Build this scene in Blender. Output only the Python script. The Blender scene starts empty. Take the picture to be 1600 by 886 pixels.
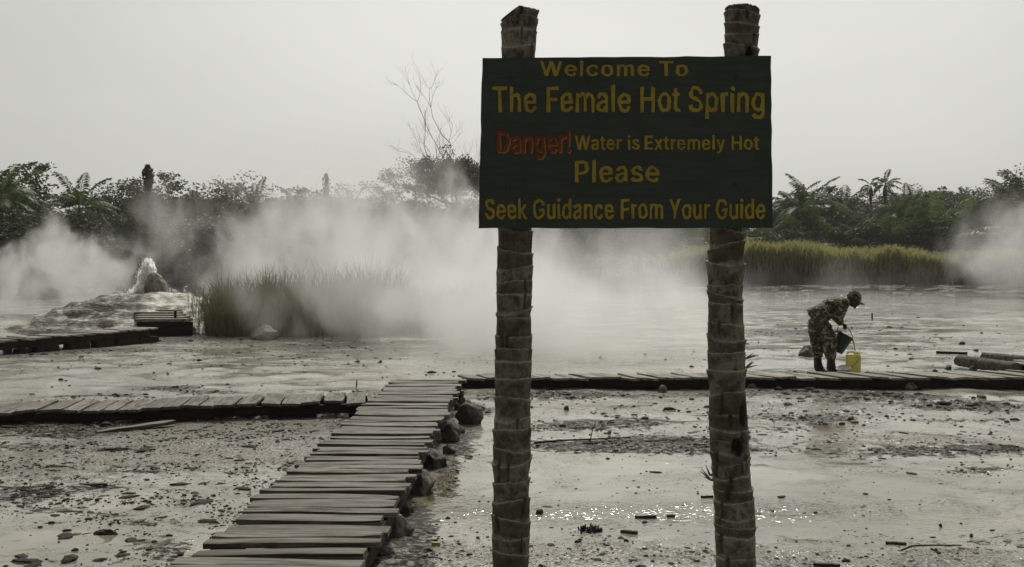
import bpy, bmesh, math, random, json
import numpy as np
from mathutils import Vector, Matrix, Euler, Quaternion

random.seed(7)
RNG = np.random.default_rng(11)
SC = bpy.context.scene
COL = SC.collection
R = math.radians

# ------------------------------------------------------------------ camera
F_PX, W_PX, H_PX, HORIZON = 1700.0, 1600.0, 886.0, 420.0
CAM_Z = 1.6
PITCH = math.atan((H_PX / 2 - HORIZON) / F_PX)
cam_data = bpy.data.cameras.new('camera')
cam_data.sensor_width = 36.0
cam_data.sensor_fit = 'HORIZONTAL'
cam_data.lens = 36.0 * F_PX / W_PX
cam_data.clip_start = 0.05
cam_data.clip_end = 5000
cam = bpy.data.objects.new('camera', cam_data)
COL.objects.link(cam)
cam.location = (0, 0, CAM_Z)
cam.rotation_euler = (math.pi / 2 - PITCH, 0, 0)
SC.camera = cam

# ------------------------------------------------------------------ sky and sun
SUN_EL, SUN_AZ = R(48), R(6)
world = bpy.data.worlds.new('World')
SC.world = world
world.use_nodes = True
wn = world.node_tree.nodes
wl = world.node_tree.links
wn.clear()
w_out = wn.new('ShaderNodeOutputWorld')
w_bg = wn.new('ShaderNodeBackground')
w_sky = wn.new('ShaderNodeTexSky')
w_sky.sky_type = 'NISHITA'
w_sky.sun_disc = False
w_sky.sun_elevation = SUN_EL
w_sky.sun_rotation = SUN_AZ
w_sky.air_density = 1.0
w_sky.dust_density = 7.0
w_sky.ozone_density = 1.0
w_hsv = wn.new('ShaderNodeHueSaturation')
w_hsv.inputs['Saturation'].default_value = 0.06
w_mix = wn.new('ShaderNodeMix')          # cloud deck evens the clear sky out
w_mix.data_type = 'RGBA'
w_mix.inputs['Factor'].default_value = 0.8
w_geo = wn.new('ShaderNodeTexCoord')
w_map = wn.new('ShaderNodeMapping')
w_map.inputs['Scale'].default_value = (1.0, 1.0, 2.6)
w_noise = wn.new('ShaderNodeTexNoise')
w_noise.inputs['Scale'].default_value = 1.5
w_noise.inputs['Detail'].default_value = 4
w_noise.inputs['Roughness'].default_value = 0.45
w_ramp = wn.new('ShaderNodeMapRange')
w_ramp.inputs['From Min'].default_value = 0.3
w_ramp.inputs['From Max'].default_value = 0.7
w_ramp.inputs['To Min'].default_value = 0.84
w_ramp.inputs['To Max'].default_value = 1.05
w_col = wn.new('ShaderNodeMix')
w_col.data_type = 'RGBA'
w_col.blend_type = 'MULTIPLY'
w_col.inputs['Factor'].default_value = 1.0
wl.new(w_sky.outputs[0], w_hsv.inputs['Color'])
wl.new(w_hsv.outputs[0], w_mix.inputs[6])
CLOUD = (6.05, 6.02, 5.62, 1)
w_mix.inputs[7].default_value = CLOUD
wl.new(w_geo.outputs['Generated'], w_map.inputs[0])
wl.new(w_map.outputs[0], w_noise.inputs['Vector'])
wl.new(w_noise.outputs['Fac'], w_ramp.inputs['Value'])
wl.new(w_mix.outputs[2], w_col.inputs[6])
wl.new(w_ramp.outputs[0], w_col.inputs[7])
# the cloud is bright round the sun and dull on the far side of the sky
w_dot = wn.new('ShaderNodeVectorMath')
w_dot.operation = 'DOT_PRODUCT'
w_dot.inputs[1].default_value = (math.sin(SUN_AZ) * .93, math.cos(SUN_AZ) * .93, .37)
wl.new(w_geo.outputs['Generated'], w_dot.inputs[0])
w_dim = wn.new('ShaderNodeMapRange')
w_dim.interpolation_type = 'SMOOTHSTEP'
w_dim.inputs['From Min'].default_value = -0.75
w_dim.inputs['From Max'].default_value = 0.85
w_dim.inputs['To Min'].default_value = 0.26
w_dim.inputs['To Max'].default_value = 1.03
wl.new(w_dot.outputs['Value'], w_dim.inputs['Value'])
w_col2 = wn.new('ShaderNodeMix')
w_col2.data_type = 'RGBA'
w_col2.blend_type = 'MULTIPLY'
w_col2.inputs['Factor'].default_value = 1.0
wl.new(w_col.outputs[2], w_col2.inputs[6])
w_glow = wn.new('ShaderNodeMapRange')
w_glow.interpolation_type = 'SMOOTHSTEP'
w_glow.inputs['From Min'].default_value = 0.82
w_glow.inputs['From Max'].default_value = 1.0
w_glow.inputs['To Min'].default_value = 0.89
w_glow.inputs['To Max'].default_value = 0.975
wl.new(w_dot.outputs['Value'], w_glow.inputs['Value'])
w_mul = wn.new('ShaderNodeMath')
w_mul.operation = 'MULTIPLY'
wl.new(w_dim.outputs[0], w_mul.inputs[0])
wl.new(w_glow.outputs[0], w_mul.inputs[1])
wl.new(w_mul.outputs[0], w_col2.inputs[7])
wl.new(w_col2.outputs[2], w_bg.inputs['Color'])
w_bg.inputs['Strength'].default_value = 0.1
wl.new(w_bg.outputs[0], w_out.inputs['Surface'])

sun_data = bpy.data.lights.new('sun', 'SUN')
sun_data.energy = 2.3
sun_data.angle = R(7)
sun_data.color = (1.0, 0.965, 0.89)
sun = bpy.data.objects.new('sun', sun_data)
COL.objects.link(sun)
SUN_DIR = Vector((math.sin(SUN_AZ) * math.cos(SUN_EL), math.cos(SUN_AZ) * math.cos(SUN_EL), math.sin(SUN_EL)))
sun.rotation_euler = SUN_DIR.to_track_quat('Z', 'Y').to_euler()
sun.location = SUN_DIR * 50

SC.view_settings.view_transform = 'Standard'
SC.view_settings.look = 'None'
SC.view_settings.exposure = 0.14
SC.view_settings.gamma = 1.0
SC.view_settings.use_curve_mapping = False
SC.render.engine = 'CYCLES'
SC.cycles.use_denoising = True
SC.cycles.max_bounces = 8
SC.cycles.diffuse_bounces = 3
SC.cycles.glossy_bounces = 3
SC.cycles.transmission_bounces = 4
SC.cycles.transparent_max_bounces = 12
SC.cycles.volume_bounces = 3
SC.cycles.volume_step_rate = 0.6
SC.cycles.volume_max_steps = 256
SC.cycles.sample_clamp_indirect = 6.0

# ------------------------------------------------------------------ helpers
def ray(px, py):
    cx, cy = (px - W_PX / 2) / F_PX, -(py - H_PX / 2) / F_PX
    sa, ca = math.sin(PITCH), math.cos(PITCH)
    return Vector((cx, ca + cy * sa, -sa + cy * ca))

def at(px, py, z=0.0):
    """The point of the plane at height z seen at a pixel of the photograph."""
    d = ray(px, py)
    t = (z - CAM_Z) / d.z
    return Vector((d.x * t, d.y * t, z))

def at_d(px, py, dist):
    """The point seen at a pixel, dist metres down the view."""
    d = ray(px, py)
    t = dist / d.y
    return Vector((d.x * t, dist, CAM_Z + d.z * t))

def to_px(x, y, z=0.0):
    sa, ca = math.sin(PITCH), math.cos(PITCH)
    zc = z - CAM_Z
    depth = y * ca - zc * sa
    up = y * sa + zc * ca
    return W_PX / 2 + F_PX * x / depth, H_PX / 2 - F_PX * up / depth

def tag(o, label=None, cat=None, group=None, kind=None):
    if label: o['label'] = label
    if cat: o['category'] = cat
    if group: o['group'] = group
    if kind: o['kind'] = kind
    return o

def empty(name, loc, label=None, cat=None, group=None, rz=0.0):
    o = bpy.data.objects.new(name, None)
    o.empty_display_size = 0.2
    COL.objects.link(o)
    o.location = loc
    o.rotation_euler = (0, 0, rz)
    return tag(o, label, cat, group)

def link(name, me, parent=None, loc=(0, 0, 0)):
    o = bpy.data.objects.new(name, me)
    COL.objects.link(o)
    o.location = loc
    if parent is not None:
        o.parent = parent
    return o

def mesh(name, verts, faces, mats, smooth=False, attrs=None, fmat=None):
    me = bpy.data.meshes.new(name)
    me.from_pydata([tuple(v) for v in verts] if not isinstance(verts, np.ndarray) else verts.tolist(), [],
                   faces if not isinstance(faces, np.ndarray) else faces.tolist())
    for m in (mats if isinstance(mats, (list, tuple)) else [mats]):
        me.materials.append(m)
    if smooth:
        me.polygons.foreach_set('use_smooth', np.ones(len(me.polygons), dtype=bool))
    if fmat is not None:
        me.polygons.foreach_set('material_index', np.asarray(fmat, dtype=np.int32))
    for k, v in (attrs or {}).items():
        v = np.asarray(v, dtype=np.float32)
        if v.ndim == 1:
            a = me.attributes.new(k, 'FLOAT', 'POINT')
            a.data.foreach_set('value', v)
        else:
            a = me.attributes.new(k, 'FLOAT_VECTOR', 'POINT')
            a.data.foreach_set('vector', v.ravel())
    me.update()
    return me

class MB:
    """Collects shapes into one mesh."""
    def __init__(s):
        s.v, s.f, s.fm, s.at = [], [], [], {}
    def add(s, verts, faces, mi=0, **attrs):
        n = len(s.v)
        s.v.extend([tuple(p) for p in verts])
        s.f.extend([tuple(i + n for i in f) for f in faces])
        s.fm.extend([mi] * len(faces))
        for k in set(list(attrs) + list(s.at)):
            s.at.setdefault(k, [0.0] * n)
            a = attrs.get(k, 0.0)
            s.at[k].extend(a if isinstance(a, (list, np.ndarray)) else [a] * len(verts))
    def box(s, c, size, rot=None, jit=0.0, mi=0, **attrs):
        vs = []
        for i in range(8):
            p = Vector(((i & 1) - .5, ((i >> 1) & 1) - .5, ((i >> 2) & 1) - .5))
            p = Vector((p.x * size[0], p.y * size[1], p.z * size[2]))
            if jit: p += Vector([random.uniform(-jit, jit) for _ in range(3)])
            if rot is not None: p = rot @ p
            vs.append(Vector(c) + p)
        s.add(vs, [(0, 2, 3, 1), (4, 5, 7, 6), (0, 1, 5, 4), (2, 6, 7, 3), (0, 4, 6, 2), (1, 3, 7, 5)], mi, **attrs)
    def tube(s, pts, radii, n=8, caps=True, mi=0, **attrs):
        pts = [Vector(p) for p in pts]
        if not isinstance(radii, (list, tuple)): radii = [radii] * len(pts)
        vs, fs = [], []
        ref = Vector((0.31, 0.22, 0.92)).normalized()
        for i, p in enumerate(pts):
            d = (pts[min(i + 1, len(pts) - 1)] - pts[max(i - 1, 0)]).normalized()
            if abs(d.dot(ref)) > .97: ref = Vector((1, 0, .1)).normalized()
            a = d.cross(ref).normalized(); b = d.cross(a)
            for k in range(n):
                t = 2 * math.pi * k / n
                vs.append(p + (a * math.cos(t) + b * math.sin(t)) * radii[i])
        for i in range(len(pts) - 1):
            for k in range(n):
                k2 = (k + 1) % n
                fs.append((i * n + k, i * n + k2, (i + 1) * n + k2, (i + 1) * n + k))
        if caps:
            fs.append(tuple(range(n - 1, -1, -1)))
            fs.append(tuple(range((len(pts) - 1) * n, len(pts) * n)))
        s.add(vs, fs, mi, **attrs)
    def lathe(s, prof, n=24, center=(0, 0, 0), rot=None, mi=0, cap=(True, True), **attrs):
        vs, fs = [], []
        for r, z in prof:
            for k in range(n):
                t = 2 * math.pi * k / n
                p = Vector((r * math.cos(t), r * math.sin(t), z))
                if rot is not None: p = rot @ p
                vs.append(Vector(center) + p)
        for i in range(len(prof) - 1):
            for k in range(n):
                k2 = (k + 1) % n
                fs.append((i * n + k, i * n + k2, (i + 1) * n + k2, (i + 1) * n + k))
        if cap[0]: fs.append(tuple(range(n - 1, -1, -1)))
        if cap[1]: fs.append(tuple(range((len(prof) - 1) * n, len(prof) * n)))
        s.add(vs, fs, mi, **attrs)
    def build(s, name, mats, parent=None, smooth=False, loc=(0, 0, 0)):
        return link(name, mesh(name, s.v, s.f, mats, smooth, s.at, s.fm), parent, loc)

# --- vectorised value noise
def _hash(ix, iy, seed):
    h = (ix.astype(np.int64) * 374761393 + iy.astype(np.int64) * 668265263 + seed * 1442695041) & 0xffffffff
    h = ((h ^ (h >> 13)) * 1274126177) & 0xffffffff
    return ((h ^ (h >> 16)) & 0xffff) / 65535.0

def vnoise(x, y, seed=0):
    ix, iy = np.floor(x), np.floor(y)
    fx, fy = x - ix, y - iy
    fx, fy = fx * fx * (3 - 2 * fx), fy * fy * (3 - 2 * fy)
    a, b = _hash(ix, iy, seed), _hash(ix + 1, iy, seed)
    c, d = _hash(ix, iy + 1, seed), _hash(ix + 1, iy + 1, seed)
    return (a * (1 - fx) + b * fx) * (1 - fy) + (c * (1 - fx) + d * fx) * fy

def fbm(x, y, scale, octv=5, seed=0, rough=.5):
    x, y = np.asarray(x, float) * scale, np.asarray(y, float) * scale
    s, amp, tot = 0, 1.0, 0
    for o in range(octv):
        s = s + amp * vnoise(x + 17.3 * o, y - 9.1 * o, seed + o)
        tot += amp
        amp *= rough
        x, y = x * 2.03, y * 2.03
    return s / tot

def sstep(a, b, x):
    t = np.clip((np.asarray(x, float) - a) / (b - a), 0, 1)
    return t * t * (3 - 2 * t)

# --- materials
class NT:
    def __init__(s, name):
        s.m = bpy.data.materials.new(name)
        s.m.use_nodes = True
        s.n, s.l = s.m.node_tree.nodes, s.m.node_tree.links
        s.n.clear()
        s.out = s.n.new('ShaderNodeOutputMaterial')
    def new(s, t, **kw):
        n = s.n.new(t)
        for k, v in kw.items():
            if hasattr(n, k) and not k[0].isupper(): setattr(n, k, v)
        return n
    def set(s, sock, v):
        if isinstance(v, bpy.types.NodeSocket): s.l.new(v, sock)
        elif v is not None:
            if sock.type == 'RGBA' and not isinstance(v, (int, float)) and len(v) == 3: v = (*v, 1)
            sock.default_value = v
    def coord(s, kind='Object', scale=(1, 1, 1), loc=(0, 0, 0)):
        c = s.new('ShaderNodeTexCoord'); m = s.new('ShaderNodeMapping')
        s.l.new(c.outputs[kind], m.inputs[0])
        m.inputs['Scale'].default_value = scale; m.inputs['Location'].default_value = loc
        return m.outputs[0]
    def attr(s, name, vec=False):
        a = s.new('ShaderNodeAttribute'); a.attribute_name = name
        return a.outputs['Vector'] if vec else a.outputs['Fac']
    def scale(s, v, sc):
        m = s.new('ShaderNodeMapping'); s.l.new(v, m.inputs[0]); m.inputs['Scale'].default_value = sc
        return m.outputs[0]
    def noise(s, vec, scale, detail=5, rough=.55, dist=0.0, out='Fac'):
        n = s.new('ShaderNodeTexNoise')
        s.l.new(vec, n.inputs['Vector'])
        n.inputs['Scale'].default_value = scale; n.inputs['Detail'].default_value = detail
        n.inputs['Roughness'].default_value = rough; n.inputs['Distortion'].default_value = dist
        return n.outputs[out]
    def voro(s, vec, scale, feature='F1', out='Distance', rnd=1.0):
        n = s.new('ShaderNodeTexVoronoi'); n.feature = feature
        s.l.new(vec, n.inputs['Vector']); n.inputs['Scale'].default_value = scale
        n.inputs['Randomness'].default_value = rnd
        return n.outputs[out]
    def rng(s, v, a, b, c=0.0, d=1.0, smooth=True):
        n = s.new('ShaderNodeMapRange')
        if smooth: n.interpolation_type = 'SMOOTHSTEP'
        s.set(n.inputs['Value'], v)
        for k, x in zip(('From Min', 'From Max', 'To Min', 'To Max'), (a, b, c, d)): s.set(n.inputs[k], x)
        return n.outputs[0]
    def math(s, op, a, b=None, c=None, clamp=False):
        n = s.new('ShaderNodeMath'); n.operation = op; n.use_clamp = clamp
        for i, x in enumerate((a, b, c)):
            if x is not None: s.set(n.inputs[i], x)
        return n.outputs[0]
    def mix(s, f, a, b, blend='MIX'):
        n = s.new('ShaderNodeMix'); n.data_type = 'RGBA'; n.blend_type = blend
        s.set(n.inputs[0], f); s.set(n.inputs[6], a); s.set(n.inputs[7], b)
        return n.outputs[2]
    def ramp(s, v, stops):
        n = s.new('ShaderNodeValToRGB'); s.set(n.inputs[0], v)
        e = n.color_ramp.elements
        while len(e) < len(stops): e.new(0.5)
        for i, (p, c) in enumerate(stops): e[i].position = p; e[i].color = (*c, 1)
        return n.outputs[0]
    def bump(s, h, strength=.5, dist=.02, normal=None):
        n = s.new('ShaderNodeBump'); s.set(n.inputs['Height'], h)
        n.inputs['Strength'].default_value = strength; n.inputs['Distance'].default_value = dist
        if normal is not None: s.l.new(normal, n.inputs['Normal'])
        return n.outputs[0]
    def bsdf(s, base, rough=.7, normal=None, **kw):
        b = s.new('ShaderNodeBsdfPrincipled')
        s.set(b.inputs['Base Color'], base); s.set(b.inputs['Roughness'], rough)
        if normal is not None: s.l.new(normal, b.inputs['Normal'])
        for k, v in kw.items(): s.set(b.inputs[k.replace('_', ' ')], v)
        s.l.new(b.outputs[0], s.out.inputs['Surface'])
        return b

# ------------------------------------------------------------------ materials
def mat_ground():
    t = NT('wet_mud')
    p = t.coord('Object')
    big = t.noise(p, .32, 5, .55, .6)
    mid = t.noise(p, 1.7, 7, .62, .8)
    fine = t.noise(p, 9.0, 6, .65, .3)
    grit = t.noise(p, 42.0, 3, .6)
    peb = t.voro(p, 34.0)
    dark, gravel, brown, olive, white, ripple = [t.attr(k) for k in ('dark', 'gravel', 'brown', 'olive', 'white', 'ripple')]
    base = t.mix(t.rng(big, .35, .68), (.205, .19, .147), (.40, .38, .312))
    base = t.mix(t.math('MULTIPLY', t.rng(mid, .42, .62), .7), base, (.19, .175, .135))
    base = t.mix(t.math('MULTIPLY', white, t.rng(mid, .3, .6, .6, 1)), base, (.66, .64, .58))  # pale sinter patches; the apron's wet shine is put into the colour too
    sx = t.new('ShaderNodeSeparateXYZ'); t.l.new(p, sx.inputs[0])
    swirl = t.noise(t.scale(p, (.30, 1.0, 1)), 1.1, 7, .62, 2.2)
    base = t.mix(t.math('MULTIPLY', t.rng(swirl, .50, .60), t.rng(sx.outputs[1], 14, 19, .25, .62)), base, (.14, .13, .10))
    base = t.mix(t.math('MULTIPLY', t.rng(sx.outputs[1], 13, 20, 0, .38), t.rng(mid, .35, .6, .5, 1)), base, (.52, .505, .435))
    # yellow-brown mineral staining
    base = t.mix(t.math('MULTIPLY', olive, t.rng(fine, .38, .58)), base, (.20, .165, .055))
    bm = t.math('MULTIPLY', brown, t.rng(fine, .34, .58))
    base = t.mix(bm, base, (.135, .093, .058))
    # gravel and grit
    gm = t.math('MULTIPLY', t.rng(t.math('ADD', gravel, t.math('MULTIPLY', t.math('SUBTRACT', fine, .5), 2.0)), .26, .52), t.rng(grit, .40, .58, .1, 1))
    base = t.mix(gm, base, t.mix(t.rng(peb, .1, .6), (.030, .026, .018), (.145, .130, .098)))
    # dark algae and rotting leaf mats
    dn = t.math('ADD', t.math('MULTIPLY', t.math('SUBTRACT', fine, .5), 2.3), t.math('MULTIPLY', t.math('SUBTRACT', mid, .5), 1.5))
    dm = t.rng(t.math('ADD', t.math('MULTIPLY', dark, 1.25), dn), .40, .58)
    clump = t.noise(t.scale(p, (.75, 1.25, 1)), 24.0, 5, .66)
    dm = t.math('MULTIPLY', dm, t.rng(clump, .40, .53, .04, 1))
    base = t.mix(dm, base, (.020, .018, .013))
    # dark specks of rot and grit
    cell = t.voro(t.scale(p, (.8, 1.15, 1)), 30.0)
    crnd = t.voro(t.scale(p, (.8, 1.15, 1)), 30.0, 'F1', 'Color')
    spk = t.math('MULTIPLY', t.rng(cell, .40, .24), t.rng(crnd, .55, .62))
    cell2 = t.voro(t.scale(p, (.8, 1.15, 1)), 85.0)
    crnd2 = t.voro(t.scale(p, (.8, 1.15, 1)), 85.0, 'F1', 'Color')
    spk = t.math('MAXIMUM', spk, t.math('MULTIPLY', t.rng(cell2, .45, .28), t.rng(crnd2, .5, .58)))
    spm = t.math('ADD', t.math('MULTIPLY', gravel, .5), t.math('ADD', t.math('MULTIPLY', dark, .6), t.math('MULTIPLY', t.math('SUBTRACT', mid, .40), 3.2)))
    spk = t.math('MULTIPLY', spk, t.rng(spm, .12, .60, .05, .95))
    base = t.mix(spk, base, (.032, .029, .021))
    puddle = t.attr('puddle')
    pm = t.rng(t.math('ADD', puddle, t.math('MULTIPLY', t.math('SUBTRACT', fine, .5), .9)), .38, .62)
    base = t.mix(pm, base, (.075, .060, .014))
    rough = t.rng(mid, .34, .62, .09, .32)
    rough = t.math('MAXIMUM', rough, t.math('MULTIPLY', gm, .62))
    rough = t.math('MAXIMUM', rough, t.math('MULTIPLY', dm, .72))
    rough = t.math('MAXIMUM', rough, t.math('MULTIPLY', spk, .7))
    rough = t.math('MULTIPLY', rough, t.math('SUBTRACT', 1.0, t.math('MULTIPLY', pm, .85)))
    rough = t.math('MULTIPLY', rough, t.math('SUBTRACT', 1.0, t.math('MULTIPLY', ripple, .6)))
    rip = t.noise(t.scale(p, (1.0, 1.7, 1.0)), 15.0, 2, .5, .4)
    wetn = t.noise(t.scale(p, (.7, 1.1, 1)), .85, 6, .6, 1.0)
    wet = t.math('MULTIPLY', t.rng(wetn, .46, .53), t.math('SUBTRACT', 1.0, t.math('MAXIMUM', gm, dm)))
    base = t.mix(t.math('MULTIPLY', wet, .18), base, (.22, .213, .178))
    rough = t.math('MULTIPLY', rough, t.math('SUBTRACT', 1.0, t.math('MULTIPLY', wet, .72)))
    h = t.math('ADD', t.math('MULTIPLY', fine, t.math('SUBTRACT', .42, t.math('MULTIPLY', wet, .37))), t.math('MULTIPLY', grit, t.math('ADD', .05, t.math('MULTIPLY', gm, .35))))
    h = t.math('ADD', h, t.math('MULTIPLY', dm, .9))
    h = t.math('ADD', h, t.math('MULTIPLY', rip, t.math('ADD', .08, t.math('MULTIPLY', ripple, 1.7))))
    t.bsdf(base, rough, t.bump(h, .55, .016), Specular_IOR_Level=t.math('MULTIPLY', .5, t.math('SUBTRACT', 1.0, t.math('MULTIPLY', .9, t.math('MAXIMUM', t.math('MAXIMUM', dm, spk), t.math('MULTIPLY', gm, .8))))))
    return t.m

def mat_wood(name, lo, hi, dark=.35, rough=.62, streak=1.0):
    t = NT(name)
    g = t.attr('grain', True)
    rnd = t.attr('rnd')
    v = t.scale(g, (2.4, 95.0, 95.0))
    a = t.noise(v, 1.0, 8, .68, .9)
    b = t.noise(t.scale(g, (1.3, 8.0, 8.0)), 1.6, 7, .68, .8)
    c = t.mix(t.rng(a, .38, .60), lo, hi)
    c = t.mix(t.rng(b, .44, .64, 0, .9 * streak), c, tuple(x * dark * k for x, k in zip(lo, (1.15, 1.0, .85))))
    c = t.mix(t.rng(rnd, 0, 1, 0, .78, False), c, tuple(x * .38 for x in hi))
    crack = t.rng(t.noise(t.scale(g, (1.2, 70.0, 70.0)), 1.0, 2, .5), .62, .68)
    c = t.mix(t.math('MULTIPLY', crack, .8), c, (.02, .018, .014))
    h = t.math('SUBTRACT', a, t.math('MULTIPLY', crack, 1.2))
    t.bsdf(c, t.rng(b, .3, .7, rough - .05, rough + .2), t.bump(h, .7, .008), Specular_IOR_Level=.16)
    return t.m

def mat_plain(name, col, rough=.6, var=.25, scale=8.0, bump=.2, dist=.01, **kw):
    t = NT(name)
    p = t.coord('Object')
    n = t.noise(p, scale, 6, .6)
    c = t.mix(t.rng(n, .3, .7), tuple(x * (1 - var) for x in col), tuple(min(1, x * (1 + var)) for x in col))
    t.bsdf(c, rough, t.bump(n, bump, dist), **kw)
    return t.m

def mat_rock(name, lo, hi, moss=(.05, .05, .025), wet=.45):
    t = NT(name)
    p = t.coord('Object')
    a = t.noise(p, 5.0, 8, .68, .6)
    b = t.noise(p, 26.0, 6, .7)
    v = t.voro(p, 7.0, 'DISTANCE_TO_EDGE')
    c = t.mix(t.rng(a, .35, .65), lo, hi)
    c = t.mix(t.rng(b, .5, .7, 0, .6), c, tuple(x * .35 for x in lo))
    c = t.mix(t.rng(a, .56, .72, 0, .7), c, moss)
    h = t.math('ADD', t.math('MULTIPLY', a, 1.0), t.math('MULTIPLY', b, .35))
    t.bsdf(c, t.rng(b, .3, .7, wet, .85), t.bump(h, 1.0, .05), Specular_IOR_Level=.3)
    return t.m

def mat_palm_post():
    t = NT('palm_bark')
    p = t.coord('Object')
    lip, hollow, rnd = t.attr('lip'), t.attr('hollow'), t.attr('rnd')
    a = t.noise(p, 12.0, 8, .68, .5)
    b = t.noise(t.scale(p, (1, 1, .22)), 70.0, 4, .6)
    c0 = t.noise(p, 34.0, 5, .7)
    c = t.mix(t.rng(a, .33, .66), (.06, .054, .039), (.27, .25, .195))
    c = t.mix(t.rng(b, .5, .75, 0, .55), c, (.05, .043, .03))
    c = t.mix(t.rng(c0, .52, .66, 0, .75), c, (.028, .025, .018))
    c = t.mix(t.rng(rnd, .2, 1, 0, .75, False), c, (.062, .054, .037))
    c = t.mix(t.rng(a, .57, .7, 0, .35), c, (.12, .13, .085))
    c = t.mix(t.math('MULTIPLY', lip, t.rng(t.noise(p, 9.0, 3, .5), .34, .50, .25, 1)), c, (.50, .47, .38))
    c = t.mix(hollow, c, (.016, .014, .011))
    h = t.math('ADD', t.math('MULTIPLY', a, .8), t.math('ADD', t.math('MULTIPLY', b, .5), t.math('MULTIPLY', c0, .5)))
    t.bsdf(c, .85, t.bump(h, 1.0, .02), Specular_IOR_Level=.25)
    return t.m

def mat_leaf(name, lo, hi, scale=.6, trans=.35, rough=.55):
    t = NT(name)
    p = t.coord('Object')
    n = t.noise(p, scale, 4, .6)
    r = t.attr('rnd')
    f = t.math('ADD', t.math('MULTIPLY', t.rng(n, .3, .7), .5), t.math('MULTIPLY', r, .5))
    c = t.mix(f, lo, hi)
    b = t.new('ShaderNodeBsdfPrincipled')
    t.set(b.inputs['Base Color'], c); b.inputs['Roughness'].default_value = rough
    tr = t.new('ShaderNodeBsdfTranslucent'); t.set(tr.inputs['Color'], c)
    ms = t.new('ShaderNodeMixShader'); ms.inputs[0].default_value = trans
    t.l.new(b.outputs[0], ms.inputs[1]); t.l.new(tr.outputs[0], ms.inputs[2])
    t.l.new(ms.outputs[0], t.out.inputs['Surface'])
    return t.m

M = {}
M['ground'] = mat_ground()
M['plank'] = mat_wood('weathered_planks', (.062, .053, .037), (.265, .243, .195), .42, .5)
M['plank_pale'] = mat_wood('pale_dry_planks', (.19, .175, .14), (.42, .395, .335))
M['beam'] = mat_wood('shaded_wet_timber', (.016, .014, .011), (.034, .030, .024), .5, .7)  # near-black wet timber; the sides' backlit shade is put into its colour
M['scrap'] = mat_wood('rotten_wood', (.03, .026, .02), (.085, .072, .055), .5, .7)
M['rock'] = mat_rock('damp_rock', (.085, .08, .066), (.27, .255, .22))
M['rock_dark'] = mat_rock('dark_rock', (.038, .035, .028), (.155, .145, .12), (.03, .028, .016))
M['rock_pale'] = mat_rock('pale_rock', (.10, .094, .076), (.24, .228, .19), (.08, .075, .05), .6)
M['palm_bark'] = mat_palm_post()
M['clod'] = mat_plain('rotting_clods', (.030, .027, .020), .8, .5, 20.0, .5, Specular_IOR_Level=.15)
M['clod_pale'] = mat_plain('grit', (.12, .11, .088), .8, .4, 20.0, .4, Specular_IOR_Level=.15)

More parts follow.
